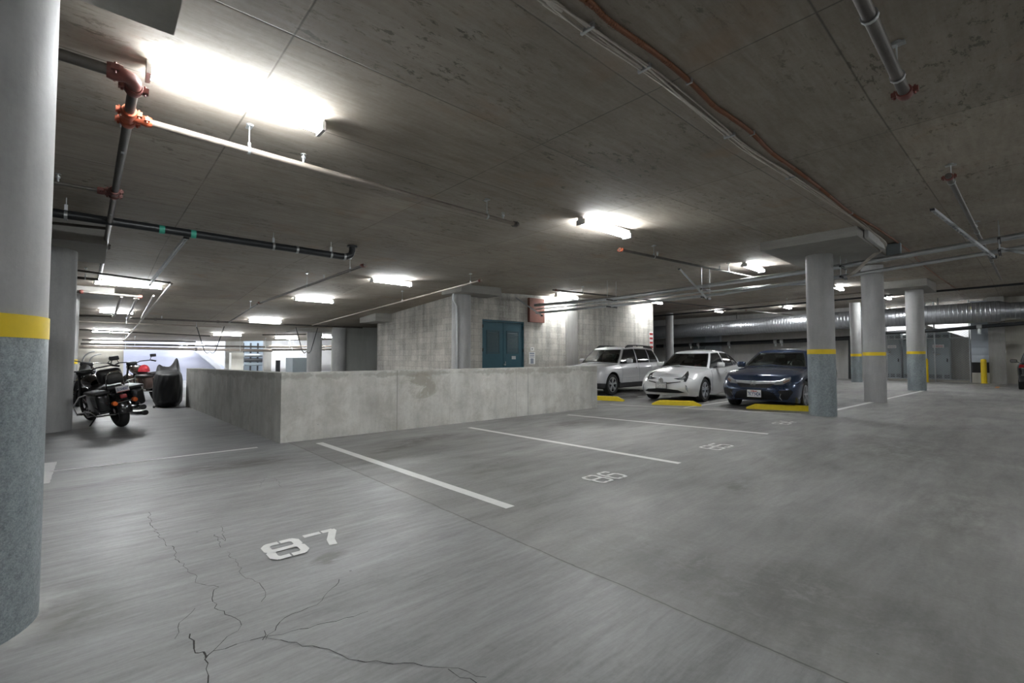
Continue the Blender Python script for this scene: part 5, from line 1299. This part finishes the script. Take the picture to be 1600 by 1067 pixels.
# ------------------------------------------------------------------ dark vehicle at the right edge (rear view)
S = dict(L=4.6, W=1.85, wr=.35, wx=(.95, 3.62), paint=M['paint_dark'], cf=.5, cr=.38, n=2.9, tf=.05, tr=.03, clad=.48,
         xf=(.14, .04, .0, .0, .03, .08, .18), xr=(.10, .0, 0, .02, .03, .05, .08), wf=(.95, .98, 1.0, 1.0, 1.0, .985, .94),
         zb=[(0, .30), (.5, .24), (3.6, .26), (4.6, .36)],
         zs=[(0, .86), (.8, .96), (1.3, 1.0), (1.9, 1.03), (3.0, 1.06), (4.6, 1.10)],
         crown=[(0, .02), (.4, .06), (1.6, .06), (2.2, .03), (4.6, .02)],
         belt=[(1.25, 0, 1.08), (1.46, .74, 1.03), (1.54, .80, None), (2.55, .83, None), (2.65, .83, None), (3.45, .82, None), (3.52, .82, None), (4.0, .80, None), (4.25, .78, None), (4.40, .68, 1.12), (4.50, 0, 1.13)],
         roof=[(1.98, 0), (2.08, .55), (2.14, .61), (2.6, .65), (2.68, .65), (3.4, .64), (3.46, .64), (3.75, .62), (3.98, .60), (4.05, .54), (4.14, 0)],
         kinds=['wind', 'pillar', 'sideb', 'pillar', 'sideb', 'pillar', 'sideb', 'pillar', 'pillar', 'rear'], cx=2.8, rcrown=.05, seatx=2.6,
         zroof=[(1.95, 1.56), (2.3, 1.60), (2.9, 1.625), (3.8, 1.60), (4.2, 1.55)], spokes=5, gap=.06)
c = Car('suv_car', 'black sport utility vehicle cut by the right frame edge, seen from behind', 'car', (26.9 + 4.6, -.62, 0), math.pi, S)
c.greenhouse(); c.mirrors(1.86, .93, 1.14, M['paint_dark'])
c.project([(4.6, .58, .98), (4.6, .90, 1.02), (4.6, .93, .88), (4.6, .56, .90)], (-1, -.25, 0), M['red_lens'], 'tail_lamp', both=True)
for sd in (1, -1): MB().add([(4.30, sd * .74, 1.12), (4.36, sd * .66, 1.12), (4.09, sd * .55, 1.48), (4.04, sd * .62, 1.48)], [(0, 1, 2, 3)]).build('tail_lamp_upper', M['red_lens'], c.t, world=False)
c.strip([(4.6, -.5, .86), (4.6, .5, .86)], .03, (-1, 0, 0), M['chrome'], 'chrome_trim', off=.004)
c.strip([(4.6, .45, .60), (4.6, .8, .60)], .04, (-1, 0, 0), M['chrome'], 'reflector_trim', both=True, off=.004)
for sd in (1, -1): MB().tube([(4.35, sd * .55, .36), (4.62, sd * .55, .36)], .045, 12).build('exhaust_tip', M['chrome'], c.t, world=False)
# ------------------------------------------------------------------ red vehicle behind the wagon (only a corner shows)
S2 = dict(S); S2.update(paint=M['paint_red'], clad=None)
p = at_y(1036, 560, 13.2)
c = Car('suv_car', 'red car of which a corner shows between white wagon and white hatchback', 'car', (22.85, 12.5, 0), math.radians(90), S2)
c.greenhouse(); c.mirrors(1.86, .93, 1.14, M['paint_red'])
# ================================================================== motorcycles
def motorcycle(label, loc, rz, lean, paint, bags=True, sissy=True, plate=None, front_chrome=False, scale=1.0):
    t = thing('motorcycle', label, 'motorcycle', loc, rz); t.rotation_euler = (lean, 0, rz); t.scale = (scale,) * 3
    def B(m, name, mat, par=None): return m.build(name, mat, par or t, world=False, ang=45)
    def wheel(x, r, w, spokes):
        ty = MB(); n = 14; prof = [(r - w * .45 + w * .5 * math.cos(a) * .9, w * .5 * math.sin(a)) for a in [2 * math.pi * k / n for k in range(n)]]
        o = B(ty.lathe(prof, (x, 0, r), axis='y', n=36, close=True), 'wheel', M['rubber'])
        m = MB().lathe([(r * .74, -.03), (r * .74, .03), (r * .68, .035), (r * .66, 0), (r * .68, -.035)], (x, 0, r), axis='y', n=36, close=True).lathe([(.05, -.06), (.06, 0), (.05, .06), (0, .06)], (x, 0, r), axis='y', n=14)
        for k in range(spokes):
            a = 2 * math.pi * k / spokes; m.tube([(x + .05 * math.cos(a), 0, r + .05 * math.sin(a)), (x + r * .69 * math.cos(a), 0, r + r * .69 * math.sin(a))], .010, 6)
        B(m, 'rim', M['chrome'], o); return o
    wheel(0, .32, .15, 9); wheel(1.63, .32, .13, 9)
    def fender(x, r, a0, a1, w, name):
        m = MB(); m.grid(16, 7, lambda u, v: (x + (r + .02 - .04 * abs(2*v-1)**2.5) * math.cos(a0 + (a1 - a0) * u), w * (v - .5), .32 + (r + .02 - .04 * abs(2*v-1)**2.5) * math.sin(a0 + (a1 - a0) * u)))
        B(m, name, paint)
    fender(0, .37, math.radians(-5), math.radians(185), .21, 'rear_fender'); fender(1.63, .36, math.radians(10), math.radians(165), .17, 'front_fender')
    B(MB().grid(14, 16, lambda u, v: (.72 + .62 * u, (.02 + .14 * math.sin(math.pi * min(1, .18 + u * .75)) ** .7) * math.cos(2*math.pi*v), .80 + .06 * u + .13 * math.sin(math.pi * min(1, .2 + u * .7)) * math.sin(2*math.pi*v)), True), 'fuel_tank', paint)
    B(MB().grid(14, 14, lambda u, v: (.05 + .70 * u, (.13 + .04 * math.sin(math.pi * u)) * math.cos(2*math.pi*v), .735 - .04 * math.sin(math.pi * u) + (.055) * math.sin(2*math.pi*v)), True).rbox((.05, 0, .74), (.25, .26, .09), .04, 3), 'seat', M['leather'])
    m = MB().rbox((.80, 0, .42), (.36, .22, .24), .05, 2)
    for sx, an in ((.70, -.38), (.92, .38)):
        for i in range(6): m.lathe([(.075, -.008), (.075, .008)], (sx + math.sin(an) * (.10 + i * .032), 0, .52 + math.cos(an) * i * .032), n=14)
    B(m, 'engine', M['chrome' if front_chrome else 'alloy_dark'])
    B(MB().tube([(.0, .10, .32), (.3, .12, .38), (.6, .08, .30), (1.1, .08, .28), (1.28, .0, .80), (.7, 0, .75), (.15, .1, .60), (0, .1, .32)], .018, 8).tube([(.0, -.10, .32), (.3, -.12, .38), (.6, -.08, .30), (1.1, -.08, .28), (1.28, .0, .80)], .018, 8), 'frame', M['bike_black'])
    for s in (-1, 1): B(MB().tube([(1.30, s * .10, .95), (1.63, s * .10, .32)], [.024, .030], 10), 'fork', M['chrome' if front_chrome else 'bike_black'])
    B(MB().tube([(1.05, .46, 1.02), (1.12, .36, 1.06), (1.24, .16, 1.05), (1.28, 0, .98), (1.24, -.16, 1.05), (1.12, -.36, 1.06), (1.05, -.46, 1.02)], .014, 10), 'handlebar', M['chrome' if front_chrome else 'black'])
    for s in (-1, 1):
        B(MB().tube([(1.05, s * .47, 1.02), (1.11, s * .37, 1.06)], .021, 10), 'grip', M['black'])
        mo = B(MB().tube([(1.14, s * .36, 1.06), (1.14, s * .40, 1.16)], .008, 6), 'mirror', M['black'])
        B(MB().rbox((1.13, s * .44, 1.19), (.035, .15, .085), .015, 3), 'mirror_head', M['black'], mo)
    B(MB().lathe([(.02, -.10), (.08, -.06), (.10, .02), (.10, .04), (0, .045)], (1.42, 0, .90), axis='x', n=22), 'headlight', M['chrome'])
    B(MB().rbox((1.36, 0, 1.0), (.10, .24, .10), .03, 2), 'instrument', M['black'])
    if bags:
        for s in (-1, 1):
            b = B(MB().rbox((-.02, s * .25, .53), (.56, .20, .34), .06, 3), 'saddlebag', paint if bags == 'paint' else M['leather'])
            B(MB().rbox((-.02, s * .25, .71), (.58, .215, .05), .02, 2), 'saddlebag_lid', M['leather'], b)
    if sissy:
        B(MB().tube([(-.05, .13, .55), (-.12, .13, .78), (-.20, .11, .98), (-.21, .06, 1.04), (-.21, -.06, 1.04), (-.20, -.11, .98), (-.12, -.13, .78), (-.05, -.13, .55)], .011, 8), 'backrest_bar', M['chrome'])
        B(MB().rbox((-.16, 0, .92), (.08, .26, .20), .04, 3).rbox((.05, 0, .96), (.16, .36, .26), .07, 3), 'backrest', M['leather'])
    for s in (-.0,):
        B(MB().tube([(.75, -.15, .36), (.5, -.20, .26), (-.10, -.22, .30), (-.42, -.23, .33)], [.03, .038, .045, .048], 14).tube([(.85, -.15, .30), (.5, -.22, .18), (-.10, -.23, .19), (-.42, -.24, .22)], [.03, .038, .045, .048], 14), 'exhaust', M['chrome'])
    B(MB().tube([(-.42, -.23, .33), (-.46, -.232, .333)], .046, 14).tube([(-.42, -.24, .22), (-.46, -.242, .223)], .046, 14), 'exhaust_tip', M['black'])
    B(MB().tube([(1.1, .02, .60), (1.14, .22, .56), (1.12, .34, .40), (1.08, .32, .24), (1.05, .04, .24)], .016, 8).tube([(1.1, -.02, .60), (1.14, -.22, .56), (1.12, -.34, .40), (1.08, -.32, .24), (1.05, -.04, .24)], .016, 8), 'crash_bar', M['chrome'])
    B(MB().tube([(.10, .10, .30), (.15, .40, .30), (.08, .44, .42), (-.28, .44, .42), (-.34, .40, .34), (-.30, .14, .30)], .015, 8), 'bag_guard', M['chrome'])
    B(MB().tube([(.62, .12, .26), (.55, .32, .05)], .012, 8).cbox((.55, .33, .045), (.07, .05, .015)), 'kickstand', M['black'])
    for s in (-1, 1): B(MB().tube([(.78, s * .12, .28), (.78, s * .30, .28)], .016, 8).rbox((.84, s * .30, .28), (.22, .10, .025), .01, 1), 'footboard', M['black'])
    B(MB().rbox((-.40, 0, .60), (.05, .10, .07), .015, 2), 'tail_lamp', M['red_lens'])
    for s in (-1, 1):
        B(MB().tube([(-.36, 0, .50), (-.38, s * .12, .50)], .010, 6), 'lamp_stalk', M['chrome'])
        B(MB().lathe([(.0, -.05), (.035, -.045), (.042, 0), (.042, .02), (0, .03)], (-.40, s * .145, .50), axis='x', n=16), 'turn_signal', M['amber'])
    if plate:
        o = B(MB().rbox((-.44, 0, .735), (.010, .19, .11), .004, 1), 'licence_plate', M['plate'])
        text(plate, .05, (-.447, 0, .73), 'x-', M['plate_ink'], o, .16); B(MB().box((-.4465, -.085, .683), (-.4455, .085, .692)), 'plate_sticker_line', M['red'], o)
    return t
motorcycle('black cruiser motorcycle with saddlebags seen from behind, nearest beside the dark column', (.42, 11.15, 0), math.radians(105), math.radians(-12), M['bike_black'], bags='paint', plate='21X4507', scale=1.0)
motorcycle('brown-grey cruiser motorcycle behind the nearest one, left of the covered motorcycle', (1.42, 17.2, 0), math.radians(107), math.radians(-6), M['maroon'], bags='paint', sissy=False, plate='19K2283', scale=1.1)
motorcycle('chrome-laden motorcycle farthest left, half hidden behind the dark column', (-.10, 18.3, 0), math.radians(264), math.radians(-6), M['bike_black'], bags=False, sissy=False, front_chrome=True, scale=1.1)
p = (1.13, 17.8, .90)
tag(MB().grid(12, 20, lambda u, v: (p[0] + .14 * math.sqrt(max(0, 1 - u ** 2.2)) * (1 + .10 * math.sin(8 * math.pi * v)) * math.cos(2*math.pi*v), p[1] + .14 * math.sqrt(max(0, 1 - u ** 2.2)) * math.sin(2*math.pi*v), p[2] - .05 + .22 * u), True).build('red_cloth', M['red_cloth']), 'red cloth bundle on top of the brown-grey motorcycle', 'cloth')
# covered motorcycle
def cover_pt(u, v):
    # u: height 0..1, v: around
    a = 2 * math.pi * v; ca, sa = math.cos(a), math.sin(a)
    ln = .98; wd = .33
    x = ln * (abs(ca) ** .9) * (1 if ca > 0 else -1); y = wd * (abs(sa) ** .75) * (1 if sa > 0 else -1)
    k = 1 - .10 * (u - .45) ** 2 * 4
    if u < .12: k *= .86 + u * 1.2
    fold = .018 * math.sin(a * 9 + u * 5) + .012 * math.sin(a * 17 - u * 8)
    return x * (k + fold), y * (k + fold)
def prof_top(x, y):
    # ridge height over the length: seat low, handlebars high with two ears
    z = .86 + .06 * math.cos((x + .2) * 2.4)
    z += .17 * math.exp(-((x - .42) / .26) ** 2)
    for ey in (-.22, .27): z += (.42 if ey < 0 else .26) * math.exp(-((x - .30) / .22) ** 2 - ((y - ey) / .10) ** 2)
    return z
m = MB(); NU, NV = 26, 72; vs = []
for i in range(NU):
    u = i / (NU - 1)
    for j in range(NV):
        v = j / NV; x, y = cover_pt(min(u, 1), v)
        z = .03 + u * .80; m.v.append((x, y, z))
for i in range(NU - 1):
    for j in range(NV): j2 = (j + 1) % NV; m.f.append((i*NV + j, i*NV + j2, (i+1)*NV + j2, (i+1)*NV + j))
prev = (NU - 1) * NV
for k in range(1, 15):
    u = k / 14; b0 = len(m.v)
    for j in range(NV):
        x, y = cover_pt(1, j / NV); x *= (1 - u ** 1.3); y *= (1 - u ** 1.3); zt = prof_top(x, y); e_ = 1 - (1 - u) ** 3
        m.v.append((x, y, .83 + (zt - .83) * e_ + .008 * math.sin(x * 30 + y * 22)))
    for j in range(NV): j2 = (j + 1) % NV; m.f.append((prev + j, prev + j2, b0 + j2, b0 + j))
    prev = b0
t = thing('covered_motorcycle', 'motorcycle under a black cover with two raised ears beside the parapet', 'motorcycle', (1.50, 15.5, 0), math.radians(86))
t.scale = (1, .98, 1)
m.build('cover', M['cover'], t, world=False, ang=80)
MB().tube([(-.75, 0, .09), (-.76, 0, .10)], .09, 16).build('wheel', M['rubber'], t, world=False)
MB().rbox((-.8, .3, .04), (.22, .05, .05), .01, 1).build('cover_hem_clip', M['dark'], t, world=False)
